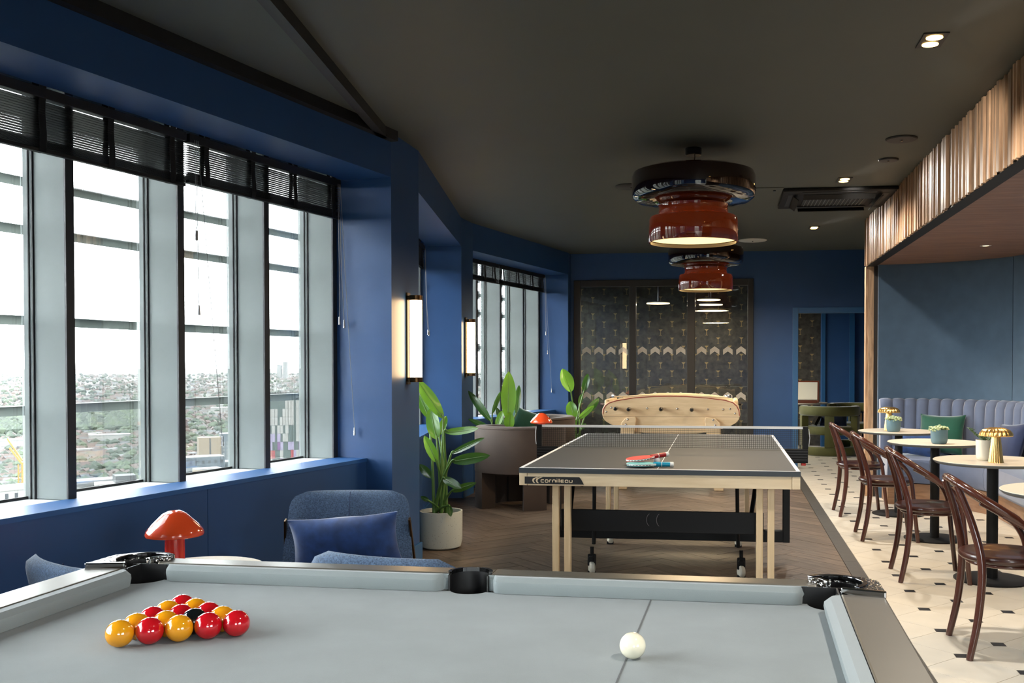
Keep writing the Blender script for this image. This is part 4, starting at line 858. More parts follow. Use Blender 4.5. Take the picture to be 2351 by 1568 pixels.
def slab_round(w, d, z0, z1, r=0.06, crown=0.02):
    o = []
    for cx, cy_, a0 in ((w/2-r, d/2-r, 0), (-w/2+r, d/2-r, 90), (-w/2+r, -d/2+r, 180), (w/2-r, -d/2+r, 270)):
        o += [(cx + r * math.cos(R(a0 + 15*k)), cy_ + r * math.sin(R(a0 + 15*k))) for k in range(7)]
    L = lambda s, z: [Vector((x * s, y * s, z)) for x, y in o]
    return MB().loft([L(0.95, z0), L(1, z0 + 0.02), L(1, z1 - 0.02), L(0.96, z1), L(0.6, z1 + crown)])

# ================================================================ bentwood cafe chairs (facing +X), round tables
def cafe_chair():
    c = empty('bentwood_chair')
    n = 32; so = [(0.205 * math.cos(2*math.pi*k/n) * (1.0), 0.205 * math.sin(2*math.pi*k/n)) for k in range(n)]
    L = lambda s, z: [Vector((x * s, y * s, z)) for x, y in so]
    MB().loft([L(0.94, 0.425), L(1.0, 0.435), L(1.02, 0.447), L(0.99, 0.458), L(0.93, 0.460), L(0.7, 0.452), L(0.3, 0.448)]).build('seat', M['seatw'], c, smooth=50)
    for s in (-1, 1):
        MB().tube(smooth_path([(-0.205, s*0.208, 0.0), (-0.165, s*0.198, 0.2), (-0.15, s*0.19, 0.42), (-0.185, s*0.165, 0.6), (-0.245, s*0.125, 0.775)]), [0.0155 + 0.003 * math.sin(math.pi * k / 24) for k in range(25)], 12).build('leg', M['walnut'], c, smooth=60)
        MB().tube(smooth_path([(0.20, s*0.208, 0.0), (0.175, s*0.205, 0.22), (0.155, s*0.205, 0.42), (0.135, s*0.208, 0.50), (0.09, s*0.212, 0.565), (0.02, s*0.213, 0.612), (-0.06, s*0.212, 0.655)]), 0.0155, 12).build('leg', M['walnut'], c, smooth=60)
    hp = [(0.035, -0.212, 0.602), (-0.01, -0.2135, 0.640), (-0.06, -0.215, 0.672), (-0.17, -0.195, 0.742), (-0.235, -0.135, 0.785), (-0.255, 0, 0.80), (-0.235, 0.135, 0.785), (-0.17, 0.195, 0.742), (-0.06, 0.215, 0.672), (-0.01, 0.2135, 0.640), (0.035, 0.212, 0.602)]
    _n = len(smooth_path(hp)); MB().tube(smooth_path(hp), [0.0185 - 0.0065 * max(0.0, 1 - min(k, _n - 1 - k) / 6.0) for k in range(_n)], 14).build('back_hoop', M['walnut'], c, smooth=60)
    MB().tube([(0.17 * math.cos(2*math.pi*k/24), 0.17 * math.sin(2*math.pi*k/24), 0.415) for k in range(25)], 0.010, 8, False).build('seat_ring', M['walnut'], c, smooth=60)
    return c
def cafe_table():
    t = empty('cafe_table')
    MB().lathe([(0.0005, 0.7405), (0.347, 0.7405), (0.35, 0.738)], 64).build('table_top', M['tabletop'], t, smooth=30)
    MB().lathe([(0.35, 0.738), (0.349, 0.732), (0.335, 0.720), (0.0005, 0.720)], 64).build('edge', M['tableedge'], t, smooth=30)
    MB().cyl((0, 0, 0), 0.034, 0.014, 0.72, 28).build('column', M['blackmetal'], t, smooth=30); MB().lathe([(0.0005, 0.014), (0.20, 0.013), (0.225, 0.008), (0.225, 0.0)], 48).build('base_disc', M['blackmetal'], t, smooth=30)
    MB().box(-0.11, 0.11, -0.02, 0.02, 0.708, 0.7195).box(-0.02, 0.02, -0.11, 0.11, 0.708, 0.7195).build('spider_plate', M['blackmetal'], t)
    return t
ch0 = cafe_chair(); tb0 = cafe_table()
for i, (x, y, rz, lab) in enumerate(((1.17, 8.98, 2, 'dark bentwood armchair farthest from the viewer, nearest the olive armchair'), (1.21, 7.79, 0, 'dark bentwood armchair, second from the far end of the row'), (1.255, 6.38, -1, 'dark bentwood armchair, third from the far end of the row'), (1.285, 4.80, 0, 'dark bentwood armchair nearest the pool table corner'))):
    c = ch0 if i == 0 else copy_tree(ch0); c.location = (x, y, 0); c.rotation_euler = (0, 0, R(rz)); tag(c, lab, 'chair', 'bentwood chairs along the banquette')
for i, (x, y, lab) in enumerate(((1.505, 9.02, 'round cream cafe table farthest away, with brass lamp and blue-grey pot'), (1.565, 7.77, 'round cream cafe table carrying only a blue-grey pot'), (1.62, 6.34, 'round cream cafe table with brass lamp and white pot'), (1.63, 4.85, 'round cream cafe table cut off by the right picture edge'))):
    c = tb0 if i == 0 else copy_tree(tb0); c.location = (x, y, 0); tag(c, lab, 'table', 'round tables along the banquette')
def brass_lamp(x, y, label):
    l = empty('brass_table_lamp', (x, y, 0.7408)); tag(l, label, 'table lamp', 'ribbed brass mushroom lamps')
    rib = lambda t: 0.06 * abs(math.sin(math.pi * 18 * t))
    MB().lathe([(0.043, 0.0), (0.041, 0.004), (0.024, 0.155), (0.022, 0.168)], 108, (0, 0, 0), True, True, rib).build('stem', M['brass'], l, smooth=30)
    MB().lathe([(0.0005, 0.212), (0.04, 0.210), (0.072, 0.198), (0.088, 0.180), (0.093, 0.163), (0.090, 0.160), (0.02, 0.166)], 108, (0, 0, 0), False, False, lambda t: 0.06 * abs(math.sin(math.pi * 18 * t))).build('shade', M['brass'], l, smooth=30)
brass_lamp(1.60, 6.19, 'ribbed brass mushroom lamp beside the white pot'); brass_lamp(1.425, 9.05, 'ribbed brass mushroom lamp behind the blue-grey pot on the farthest table')
def small_pot(x, y, r, h, m, fm, kind, label):
    p = empty('succulent_pot', (x, y, 0.7408)); tag(p, label, 'potted plant', 'small succulents on the cafe tables')
    MB().lathe([(0.0005, 0), (r * 0.72, 0), (r * 0.86, 0.006), (r * 0.97, 0.03), (r, h), (r * 0.93, h), (r * 0.9, h - 0.02), (0.0005, h - 0.02)], 36).build('pot', M[m], p, smooth=40)
    MB().lathe([(0.0005, h - 0.016), (r * 0.9, h - 0.018)], 24).build('soil', M['soil'], p)
    rnd = random.Random(int(x * 1000)); mb = MB()
    if kind == 0:
        for k in range(120):
            a = rnd.uniform(0, 6.28); q = r * 1.12 * math.sqrt(rnd.random()); z = h + rnd.uniform(-0.012, 0.030) * (1.2 - q / r * 0.5)
            c = Vector((q * math.cos(a), q * math.sin(a), z)); mb.sphere(c, rnd.uniform(0.006, 0.010), 6, 4, (1.2, 1.2, 0.7))
    else:
        for s_ in range(4):
            a = (2.6, 0.3, 1.4, 4.0)[s_]; tl = (0.11, 0.05, 0.04, 0.05)[s_]
            base_ = Vector((0.01 * math.cos(a), 0.01 * math.sin(a), h - 0.015)); tip = base_ + Vector((math.cos(a) * tl * 0.8, math.sin(a) * tl * 0.8, tl * 0.75)); mb.tube([base_, (base_ + tip) / 2 + Vector((0, 0, 0.006)), tip], 0.004, 6)
            for k in range(26):
                t = 0.35 + 0.65 * k / 26; c = base_.lerp(tip, t); b_ = rnd.uniform(0, 6.28); mb.tube([c, c + Vector((math.cos(b_), math.sin(b_), 0.5)) * 0.020], [0.005, 0.001], 5)
    mb.build('foliage', M[fm], p, smooth=60)
small_pot(1.44, 8.90, 0.062, 0.105, 'potblue', 'succ', 0, 'blue-grey pot of pale succulents beside the far brass lamp'); small_pot(1.56, 7.60, 0.062, 0.105, 'potblue', 'succ', 0, 'blue-grey pot of pale succulents on the lampless table')
small_pot(1.575, 6.34, 0.056, 0.125, 'potwhite', 'succd', 1, 'cream white pot of spiky succulents beside the near brass lamp')

# ================================================================ banquette along the padded wall
bq = empty('banquette', (0, 0, 0)); tag(bq, 'curved slate blue velvet banquette with channel tufted back', 'sofa')
S1 = 4.4
npanel(0.02, S1, 0.02, 0.43, 0.0, 0.20, 40).build('plinth', M['plinth'], bq, smooth=30)
def sweep(s0, s1, prof, nseg):
    loops = []
    for k in range(nseg + 1):
        s = s0 + (s1 - s0) * k / nseg; lp = []
        for off, z in prof: a, _ = npath(s, off); lp.append(Vector((a.x, a.y, z)))
        loops.append(lp)
    return MB().loft(loops)
sp = [(0.06, 0.21), (0.455, 0.21), (0.475, 0.24), (0.485, 0.36), (0.470, 0.43), (0.43, 0.452), (0.30, 0.465), (0.12, 0.46), (0.06, 0.45)]
s = 0.0; seats = [(0.0, 0.62), (0.62, 1.60), (1.60, 2.9), (2.9, S1)]
for a, b in seats: sweep(a + 0.003, b - 0.003, sp, 16).build('seat_cushion', M['sofa'], bq, smooth=40)
CW = 0.122; k = 0; s = -0.01
while s < S1 - 0.1:
    loops = []; n = 6
    for q in range(n + 1):
        t = q / n; bulge = math.sin(math.pi * t) ** 0.6; lp = []
        for off, z in ((0.005, 0.46), (0.128 , 0.46), (0.138, 0.7), (0.128, 0.93), (0.105, 0.985), (0.06, 1.0), (0.005, 0.995)):
            e = off if off < 0.05 else off - 0.020 * (1 - bulge); zz = z - (0.012 * (1 - bulge) if z > 0.9 else 0)
            a, _ = npath(s + 0.001 + (CW - 0.002) * t, e); lp.append(Vector((a.x, a.y, zz)))
        loops.append(lp)
    MB().loft(loops).build('back_channel', M['sofa'], bq, smooth=50); s += CW
so_ = MB().box(-0.03, 0.03, -0.004, 0.004, -0.04, 0.04).build('wall_socket', M['steel'], bevel=0.003); a, nn = npath(1.75, 0.436); so_.location = (a.x, a.y, 0.10); so_.rotation_euler = (0, 0, math.atan2(nn.y, nn.x) + math.pi/2); tag(so_, 'brushed steel power socket on the walnut plinth of the banquette', 'socket')
def on_sofa(s, off, z): a, nn = npath(s, off); return (a.x, a.y, z), math.atan2(nn.y, nn.x) + math.pi / 2
l, r_z = on_sofa(0.66, 0.235, 0.665); pillow(l, (R(-16), 0, r_z), 0.43, 0.39, 0.14, 'greenv', 'emerald green velvet cushion on the banquette', 'cushions on the banquette')
l, r_z = on_sofa(0.42, 0.32, 0.58); pillow(l, (R(-30), R(8), r_z), 0.44, 0.27, 0.14, 'bluev', 'royal blue velvet cushion beside the green one', 'cushions on the banquette')
l, r_z = on_sofa(1.62, 0.25, 0.63); pillow(l, (R(-20), R(-5), r_z), 0.44, 0.38, 0.14, 'navyv', 'navy velvet cushion at the right edge of the banquette', 'cushions on the banquette')

# ================================================================ blue lounge chairs, round side table and red lamp
def lounge_chair():
    c = empty('lounge_chair')          # faces -Y, back at +Y
    def shell(hw0, hw1, z0, z1, lean, wrap, th, rc=0.10):
        NV, NU = 18, 14; front = []; back = []
        for j in range(NV + 1):
            v = j / NV; hw = hw0 + (hw1 - hw0) * v; vc = 1 - rc / (z1 - z0)
            if v > vc: hw = hw - rc + rc * math.sqrt(max(0, 1 - ((v - vc) / (1 - vc)) ** 2))
            z = z0 + (z1 - z0) * v
            rowf, rowb = [], []
            for i in range(NU + 1):
                u = 2 * i / NU - 1; x = u * hw; yb = lean * v - wrap * abs(u) ** 2.4
                e = max(0.12, (1 - abs(u) ** 8)) * max(0.15, 1 - max(0, (v - 0.9) / 0.1) ** 3)
                rowf.append(Vector((x, yb - th / 2 * e, z))); rowb.append(Vector((x, yb + th / 2 * e, z)))
            front.append(rowf); back.append(rowb)
        loops = [front[j] + back[j][::-1] for j in range(NV + 1)]
        return MB().loft(loops)
    shell(0.325, 0.285, 0.28, 0.70, 0.10, 0.035, 0.055, 0.075).build('backrest', M['tweed'], c, smooth=60).location = (0, 0.24, 0)
    sc = slab_round(0.60, 0.56, 0.27, 0.355, 0.08, 0.010).build('seat', M['tweed'], c, smooth=50); sc.location = (0, -0.03, 0)
    MB().tube([(0.0, 0.24 + 0.004 - 0.026, 0.42), (0, 0.30 - 0.024, 0.60), (0, 0.335 - 0.024, 0.695)], 0.002, 5).build('back_seam', M['navyv'], c)
    for s in (-1, 1):
        MB().bar((s * 0.345, 0.42, 0.0), (s * 0.300, 0.235, 0.57), 0.010, 0.032, (0, 1, 0)).build('leg', M['bronze'], c, bevel=0.002); MB().bar((s * 0.33, -0.28, 0.0), (s * 0.318, -0.10, 0.30), 0.010, 0.032, (0, 1, 0)).build('leg', M['bronze'], c, bevel=0.002)
        MB().bar((s * 0.318, -0.10, 0.30), (s * 0.318, 0.24, 0.31), 0.010, 0.03).build('side_rail', M['bronze'], c, bevel=0.002)
    return c
lc = lounge_chair(); lc.location = (-1.80, 4.38, 0); lc.rotation_euler = (0, 0, R(12)); tag(lc, 'blue-grey tweed lounge chair facing the viewer with a velvet cushion', 'armchair', 'tweed lounge chairs round the side table')
pl = pillow((-1.79, 4.435, 0.498), (R(13), R(-4), R(12)), 0.51, 0.25, 0.15, 'bluev', 'royal blue velvet cushion on the tweed lounge chair')
c2 = copy_tree(lc); c2.location = (-1.07, 3.42, 0); c2.rotation_euler = (0, 0, R(168)); tag(c2, 'blue-grey tweed lounge chair with its back to the pool table', 'armchair', 'tweed lounge chairs round the side table')
c3 = copy_tree(lc); c3.location = (-1.95, 3.14, 0); c3.rotation_euler = (0, 0, R(150)); tag(c3, 'blue-grey tweed lounge chair half hidden behind the left pool table corner', 'armchair', 'tweed lounge chairs round the side table')
def red_lamp(loc, label):
    l = empty('mushroom_lamp', loc); tag(l, label, 'table lamp', 'orange-red mushroom lamps')
    MB().lathe([(0.0005, 0.0), (0.058, 0.0), (0.060, 0.004), (0.040, 0.010), (0.038, 0.02), (0.037, 0.17)], 40).build('stem', M['lampstem'], l, smooth=40)
    MB().lathe([(0.0005, 0.250), (0.022, 0.248), (0.045, 0.236), (0.085, 0.197), (0.106, 0.172), (0.111, 0.158), (0.109, 0.150), (0.104, 0.148), (0.036, 0.160)], 56).build('shade', M['lampred'], l, smooth=50)
def side_table(loc, r, h, label):
    t = empty('side_table', (loc[0], loc[1], 0)); tag(t, label, 'table', 'small round side tables')
    MB().lathe([(0.0005, h), (r - 0.003, h), (r, h - 0.004), (r, h - 0.016), (r - 0.01, h - 0.020), (0.0005, h - 0.02)], 56).build('table_top', M['tabletop'], t, smooth=30); MB().cyl((0, 0, 0), 0.025, 0.012, h - 0.02, 24).build('column', M['blackmetal'], t, smooth=30); MB().lathe([(0.0005, 0.012), (0.16, 0.011), (0.17, 0.0)], 40).build('base_disc', M['blackmetal'], t, smooth=30)
side_table((-2.13, 3.72), 0.26, 0.503, 'small round cream side table under the nearer red lamp'); red_lamp((-2.172, 3.625, 0.5035), 'orange-red mushroom lamp on the side table beside the pool table')

# ================================================================ taupe barrel armchairs with arched legs
def barrel_chair(nm='barrel_armchair', m='brownv'):
    c = empty(nm)                       # opens towards +Y
    RO, RI = 0.43, 0.30
    def ring(a0, a1, z0, z1, ro, ri, n, soft=0.03, rise=None):
        loops = []
        for k in range(n + 1):
            a = R(a0 + (a1 - a0) * k / n); cs, sn = math.cos(a), math.sin(a); zt = z1 - (rise(k / n) if rise else 0)
            P_ = [(ri, z0), (ro, z0), (ro, zt - soft), (ro - soft * 0.3, zt - soft * 0.3), (ro - soft, zt), (ri + soft, zt), (ri + soft * 0.3, zt - soft * 0.3), (ri, zt - soft)]
            loops.append([Vector((q * cs, q * sn, z)) for q, z in P_])
        return MB().loft(loops)
    ring(-232, 52, 0.335, 0.762, RO, RI, 40, 0.035, lambda t: 0.02 * (abs(2*t-1) ** 3)).build('back_shell', M[m], c, smooth=50)
    MB().tube([(RO * 0.995 * math.cos(R(-232 + 284 * k / 40)), RO * 0.995 * math.sin(R(-232 + 284 * k / 40)), 0.742 - 0.02 * abs(2*k/40-1) ** 3) for k in range(41)], 0.004, 6).build('piping', M[m], c, smooth=60)
    for a0, a1 in ((-168, -136), (-76, -46), (92, 124), (18, 50), (-232, -205)):
        ring(a0, a1, 0.0, 0.34, RO - 0.004, RI - 0.02, 8, 0.002).build('leg', M[m], c, smooth=50)
    n = 32; L = lambda s, z: [Vector((0.30 * s * math.cos(2*math.pi*k/n), 0.30 * s * math.sin(2*math.pi*k/n) + 0.02, z)) for k in range(n)]
    MB().loft([L(0.98, 0.30), L(1.02, 0.33), L(1.02, 0.42), L(0.95, 0.455), L(0.5, 0.465)]).build('seat', M[m], c, smooth=50)
    return c
bc = barrel_chair(); bc.location = (-1.94, 9.10, 0); bc.rotation_euler = (0, 0, R(2)); tag(bc, 'taupe velvet barrel armchair seen from behind beside the tennis table', 'armchair', 'taupe barrel armchairs')
p2 = Gd(1232, 960, 10.9); b2 = copy_tree(bc); b2.location = (p2.x, p2.y, 0); b2.rotation_euler = (0, 0, R(150)); tag(b2, 'taupe velvet barrel armchair behind the red lamp near the far window', 'armchair', 'taupe barrel armchairs')
cp = Gd(1206, 968, 10.95); pillow((cp.x, cp.y, 0.66), (R(-10), R(20), R(20)), 0.38, 0.34, 0.13, 'greenv', 'dark green velvet cushion on the farther taupe armchair')
lp = Gd(1243, 985, 9.75); side_table((lp.x, lp.y), 0.17, 0.60, 'small round side table under the farther red lamp'); red_lamp((lp.x, lp.y, 0.6005), 'orange-red mushroom lamp among the taupe armchairs')

# ================================================================ lounge beyond the doorway: olive armchairs, table, framed menu, plant
def olive_chair():
    c = empty('olive_armchair')         # back towards -Y
    def band(z0, z1, r, th, a0, a1, n=24):
        loops = []
        for k in range(n + 1):
            a = R(a0 + (a1 - a0) * k / n); cs, sn = math.cos(a), math.sin(a) * 0.9
            loops.append([Vector((q * cs, q * sn, z)) for q, z in ((r - th, z0 + 0.02), (r - th + 0.02, z0), (r - 0.02, z0), (r, z0 + 0.02), (r, z1 - 0.02), (r - 0.02, z1), (r - th + 0.02, z1), (r - th, z1 - 0.02))])
        return MB().loft(loops)
    band(0.58, 0.72, 0.44, 0.12, -200, 20).build('top_band', M['olive'], c, smooth=50); band(0.0, 0.13, 0.42, 0.10, -205, 25).build('base_band', M['olive'], c, smooth=50); band(0.30, 0.42, 0.36, 0.34, -360, 0).build('seat', M['olive'], c, smooth=50)
    for a in (-165, -90, -15):
        band(0.12, 0.59, 0.43, 0.10, a - 9, a + 9, 6).build('post', M['olive'], c, smooth=50)
    return c
oc = olive_chair(); oc.location = (1.49, 14.86, 0); oc.rotation_euler = (0, 0, R(-6)); tag(oc, 'olive velvet open frame armchair in the doorway', 'armchair', 'olive armchairs in the lounge')
o2 = copy_tree(oc); o2.location = (1.98, 15.78, 0); o2.rotation_euler = (0, 0, R(180)); tag(o2, 'olive velvet armchair behind the first one in the lounge', 'armchair', 'olive armchairs in the lounge')
pillow((1.56, 14.93, 0.53), (R(-18), R(5), 0), 0.40, 0.26, 0.12, 'navyv', 'navy cushion lying in the olive armchair'); 
bk_ = empty('book', (1.27, 14.93, 0.43)); bk_.rotation_euler = (0, R(28), R(10)); tag(bk_, 'black hardback book leaning in the olive armchair', 'book'); MB().box(-0.02, 0.02, -0.09, 0.09, 0, 0.16).build('cover', M['blackgloss'], bk_); MB().box(-0.016, 0.016, -0.086, 0.092, 0.004, 0.164).build('pages', M['paper'], bk_)
side_table((1.13, 15.55), 0.40, 0.74, 'round lounge table carrying the framed menu')
fm = empty('framed_menu', (1.215, 15.42, 0.746)); fm.rotation_euler = (R(-12), 0, R(-8)); tag(fm, 'blank cream menu in a reddish wooden frame on the lounge table', 'picture frame'); MB().box(-0.17, 0.17, 0, 0.02, 0.0, 0.34).build('frame', M['redw'], fm, bevel=0.004); MB().box(-0.145, 0.145, -0.003, -0.0005, 0.03, 0.315).build('sheet', M['paper'], fm)
bx = empty('wooden_box', (1.14, 15.30, 0.742)); tag(bx, 'low reddish wooden box in front of the framed menu', 'box'); MB().box(-0.20, 0.20, -0.06, 0.06, 0, 0.045).build('body', M['redw'], bx, bevel=0.004); MB().box(-0.205, 0.205, -0.065, 0.065, 0.045, 0.06).build('lid', M['potwhite'], bx, bevel=0.003)
sl = struct(empty('trim_6'), 'vertical walnut slats at the foot of the lounge wall')
for k in range(10): MB().box(1.93 + k * 0.06, 1.96 + k * 0.06, 16.25, 16.30, 0, 0.55).build('slat', M['slatw'], sl)
dt = empty('dining_table', (-0.85, 14.9, 0)); tag(dt, 'long dark dining table behind the glazed screen', 'table'); MB().vprism([(-0.9, -0.45), (0.9, -0.45), (1.05, -0.2), (1.05, 0.2), (0.9, 0.45), (-0.9, 0.45), (-1.05, 0.2), (-1.05, -0.2)], 0.72, 0.75).build('table_top', M['walnut'], dt, bevel=0.005); MB().cyl((0, 0, 0), 0.2, 0, 0.72, 24).build('pedestal', M['blackmetal'], dt, smooth=30)

# ================================================================ leafy plants
def leaf_mb(mb, base, tip, w, nrm, bend=0.12, fold=0.30, n=12):
    base = Vector(base); tip = Vector(tip); ax = tip - base; L = ax.length; d = ax.normalized(); nrm = Vector(nrm); nrm = (nrm - d * nrm.dot(d)).normalized(); side = d.cross(nrm)
    rows = []
    for k in range(n + 1):
        t = k / n; c = base + ax * t + nrm * (bend * L * math.sin(math.pi * t) * 0.9)
        hw = max(0.0008, w / 2 * 1.75 * (t ** 0.62) * ((1 - t) ** 0.70))
        wav = 0.03 * w * math.sin(9 * t)
        rows.append([c - side * hw + nrm * (fold * hw + wav), c - side * hw * 0.5 + nrm * (fold * hw * 0.35), c, c + side * hw * 0.5 + nrm * (fold * hw * 0.35), c + side * hw + nrm * (fold * hw - wav)])
    vs = [v for r in rows for v in r]; fs = [(k*5+i, k*5+i+1, (k+1)*5+i+1, (k+1)*5+i) for k in range(n) for i in range(4)]
    return mb.add(vs, fs)
def big_plant(name, origin, depth, leaves, label, potf):
    p = empty(name, origin); tag(p, label, 'potted plant', 'strelitzias in floor pots')
    O_ = Vector(origin); potf(p)
    cdir = -FWD
    for k, (bp, tp, wpx, dd, sh, nt_) in enumerate(leaves):
        db = depth + dd; B = Gd(*bp, db) - O_; T = Gd(*tp, db + nt_) - O_; w = 1.08 * wpx * db / FPX
        rnd = random.Random(k); n = (cdir + Vector((rnd.uniform(-.4, .4), 0, rnd.uniform(-0.1, .5)))).normalized()
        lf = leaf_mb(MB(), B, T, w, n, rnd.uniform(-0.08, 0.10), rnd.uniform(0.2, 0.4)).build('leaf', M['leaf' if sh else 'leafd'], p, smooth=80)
        MB().tube([v + n * 0.0025 for v in [lf.data.vertices[q * 5 + 2].co.copy() for q in range(12)]], [0.0035 - 0.00025 * q for q in range(12)], 5).build('midrib', M['stem'], lf, smooth=60)
        r0 = Vector((rnd.uniform(-0.05, 0.05), rnd.uniform(-0.05, 0.05), potf.top))
        mid = r0.lerp(B, 0.55); mid.x = (mid.x + r0.x * 0.6) / 1.6; mid.y = (mid.y + r0.y * 0.6) / 1.6
        MB().tube(smooth_path([r0, mid, B, B + (T - B) * 0.12]), [0.013 - 0.009 * q / 18 for q in range(19)], 8).build('petiole', M['stem'], lf, smooth=60)
    return p
def pot_a(p):
    r, h = 0.155, 0.27
    MB().lathe([(0.0005, 0), (0.115, 0), (0.142, 0.014), (r - 0.002, 0.06), (r, h), (r - 0.012, h), (r - 0.014, h - 0.03), (0.0005, h - 0.03)], 56).build('pot', M['potspeck'], p, smooth=40); MB().lathe([(0.0005, h - 0.026), (r - 0.015, h - 0.029)], 32).build('soil', M['soil'], p)
pot_a.top = 0.24
def pot_b(p):
    r, h = 0.15, 0.34
    MB().lathe([(0.0005, 0), (0.12, 0), (r, h), (r - 0.012, h), (r - 0.014, h - 0.03), (0.0005, h - 0.03)], 96, (0, 0, 0), False, False, lambda t: 0.02 * abs(math.sin(math.pi * 30 * t))).build('pot', M['ribpot'], p, smooth=40); MB().lathe([(0.0005, h - 0.026), (r - 0.018, h - 0.029)], 32).build('soil', M['soil'], p)
pot_b.top = 0.31
pc = Gz(1011, 1258); d1_ = (pc - ORG).dot(FWD)
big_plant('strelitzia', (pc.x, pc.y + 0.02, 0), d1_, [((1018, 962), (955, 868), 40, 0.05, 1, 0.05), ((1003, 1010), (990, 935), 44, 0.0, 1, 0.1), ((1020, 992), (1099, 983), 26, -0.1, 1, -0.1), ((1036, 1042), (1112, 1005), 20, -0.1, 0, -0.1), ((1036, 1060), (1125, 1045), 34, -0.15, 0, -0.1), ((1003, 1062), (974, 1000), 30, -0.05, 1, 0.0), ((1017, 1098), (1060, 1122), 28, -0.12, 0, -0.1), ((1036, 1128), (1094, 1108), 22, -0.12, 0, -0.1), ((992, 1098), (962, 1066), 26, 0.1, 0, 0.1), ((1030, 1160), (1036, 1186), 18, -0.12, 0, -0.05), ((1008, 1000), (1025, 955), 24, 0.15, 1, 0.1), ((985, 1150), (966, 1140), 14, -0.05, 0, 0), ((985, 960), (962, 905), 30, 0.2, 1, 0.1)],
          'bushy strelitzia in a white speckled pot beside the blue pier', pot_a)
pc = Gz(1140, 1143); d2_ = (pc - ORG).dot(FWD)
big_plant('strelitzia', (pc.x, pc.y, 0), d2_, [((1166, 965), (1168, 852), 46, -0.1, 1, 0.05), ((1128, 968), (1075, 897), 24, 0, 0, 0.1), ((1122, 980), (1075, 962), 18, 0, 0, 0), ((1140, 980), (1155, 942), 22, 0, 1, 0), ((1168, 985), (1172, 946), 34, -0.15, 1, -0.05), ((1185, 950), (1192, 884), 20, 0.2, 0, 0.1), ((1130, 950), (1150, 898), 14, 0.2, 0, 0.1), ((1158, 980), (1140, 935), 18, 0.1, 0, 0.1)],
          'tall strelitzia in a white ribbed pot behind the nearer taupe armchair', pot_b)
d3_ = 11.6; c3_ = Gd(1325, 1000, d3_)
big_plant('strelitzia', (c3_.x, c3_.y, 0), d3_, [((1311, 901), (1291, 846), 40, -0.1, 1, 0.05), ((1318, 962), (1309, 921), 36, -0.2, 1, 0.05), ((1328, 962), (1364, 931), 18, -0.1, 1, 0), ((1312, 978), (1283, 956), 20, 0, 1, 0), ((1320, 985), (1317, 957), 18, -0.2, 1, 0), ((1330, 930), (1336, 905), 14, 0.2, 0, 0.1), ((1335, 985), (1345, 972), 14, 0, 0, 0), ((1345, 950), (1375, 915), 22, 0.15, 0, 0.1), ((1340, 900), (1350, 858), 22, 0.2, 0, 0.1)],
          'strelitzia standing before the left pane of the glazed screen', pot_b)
# ================================================================ the city far below the windows
GZ0 = -125.0
CM = dict(ground=mat('city_ground', rgb(51, 53, 45), 0.95, var=0.35, vscale=0.02), tree=mat('tree_crown', rgb(25, 36, 24), 0.95, var=0.3, vscale=0.05), tree2=mat('pale_tree_crown', rgb(38, 49, 31), 0.95),
          wall1=mat('white_render', rgb(100, 100, 97), 0.9), wall2=mat('brick_wall', rgb(68, 53, 46), 0.9), roof=mat('brown_tile_roof', rgb(54, 43, 38), 0.9), roof2=mat('grey_slate_roof', rgb(54, 56, 57), 0.9),
          win=mat('dark_window', rgb(26, 31, 35), 0.3), blueglass=mat('blue_grey_cladding', rgb(49, 58, 64), 0.4), tan=mat('sand_cladding', rgb(95, 86, 72), 0.9), crane=mat('yellow_crane', rgb(114, 79, 19), 0.6), greyc=mat('pale_grey_concrete', rgb(89, 91, 90), 0.9),
          p1=mat('red_cladding', rgb(93, 24, 28), 0.6), p2=mat('purple_cladding', rgb(64, 28, 70), 0.6), p3=mat('salmon_cladding', rgb(104, 63, 53), 0.6), p4=mat('lilac_cladding', rgb(88, 82, 100), 0.6), p5=mat('green_glass', rgb(33, 46, 43), 0.3))
n = 72; gr = MB().lathe([(0.0005, GZ0), (3000, GZ0), (38000, GZ0 - 40)], n); go = gr.build('ground_plain', CM['ground']); go['kind'] = 'structure'; go['label'] = 'distant city ground stretching to the horizon'
rnd = random.Random(11)
def gpt(px, r): d = ray(px, 836); d.z = 0; d.normalize(); return d * r
EXCL = [(gpt(px, r), q) for px, r, q in ((14, 560, 34), (270, 800, 50), (205, 830, 45), (479, 1000, 48), (452, 760, 36), (520, 800, 32), (475, 700, 22), (662, 380, 28), (49, 620, 16), (20, 1721, 75), (590, 2767, 125), (250, 1775, 40))]   # kept free for the single buildings
def free(c): return all((c - e).length > q for e, q in EXCL)
hw1, hw2, hr1, hr2, tr1, tr2 = MB(), MB(), MB(), MB(), MB(), MB()
def house(c, a, w, d, h, wm, rm, gable=True):
    ca, sa = math.cos(a), math.sin(a); ax = Vector((ca, sa, 0)); ay = Vector((-sa, ca, 0)); z = Vector((0, 0, 1)); b = Vector((c.x, c.y, GZ0))
    wm.obox(b + z * h / 2, ax * w / 2, ay * d / 2, z * h / 2)
    if gable:
        e = h; t = h + d * 0.38; P_ = [b + ax * s * w / 2 + ay * u * d / 2 + z * e for s in (-1, 1) for u in (-1, 1)] + [b - ax * w / 2 + z * t, b + ax * w / 2 + z * t]
        rm.add(P_, [(0, 2, 5, 4), (3, 1, 4, 5), (1, 0, 4), (2, 3, 5)])
    else: rm.obox(b + z * (h + 0.3), ax * w / 2, ay * d / 2, z * 0.3)
ICO = []
_bm = bmesh.new(); bmesh.ops.create_icosphere(_bm, subdivisions=1, radius=1.0); IV = [v.co.copy() for v in _bm.verts]; IF = [[v.index for v in f.verts] for f in _bm.faces]; _bm.free()
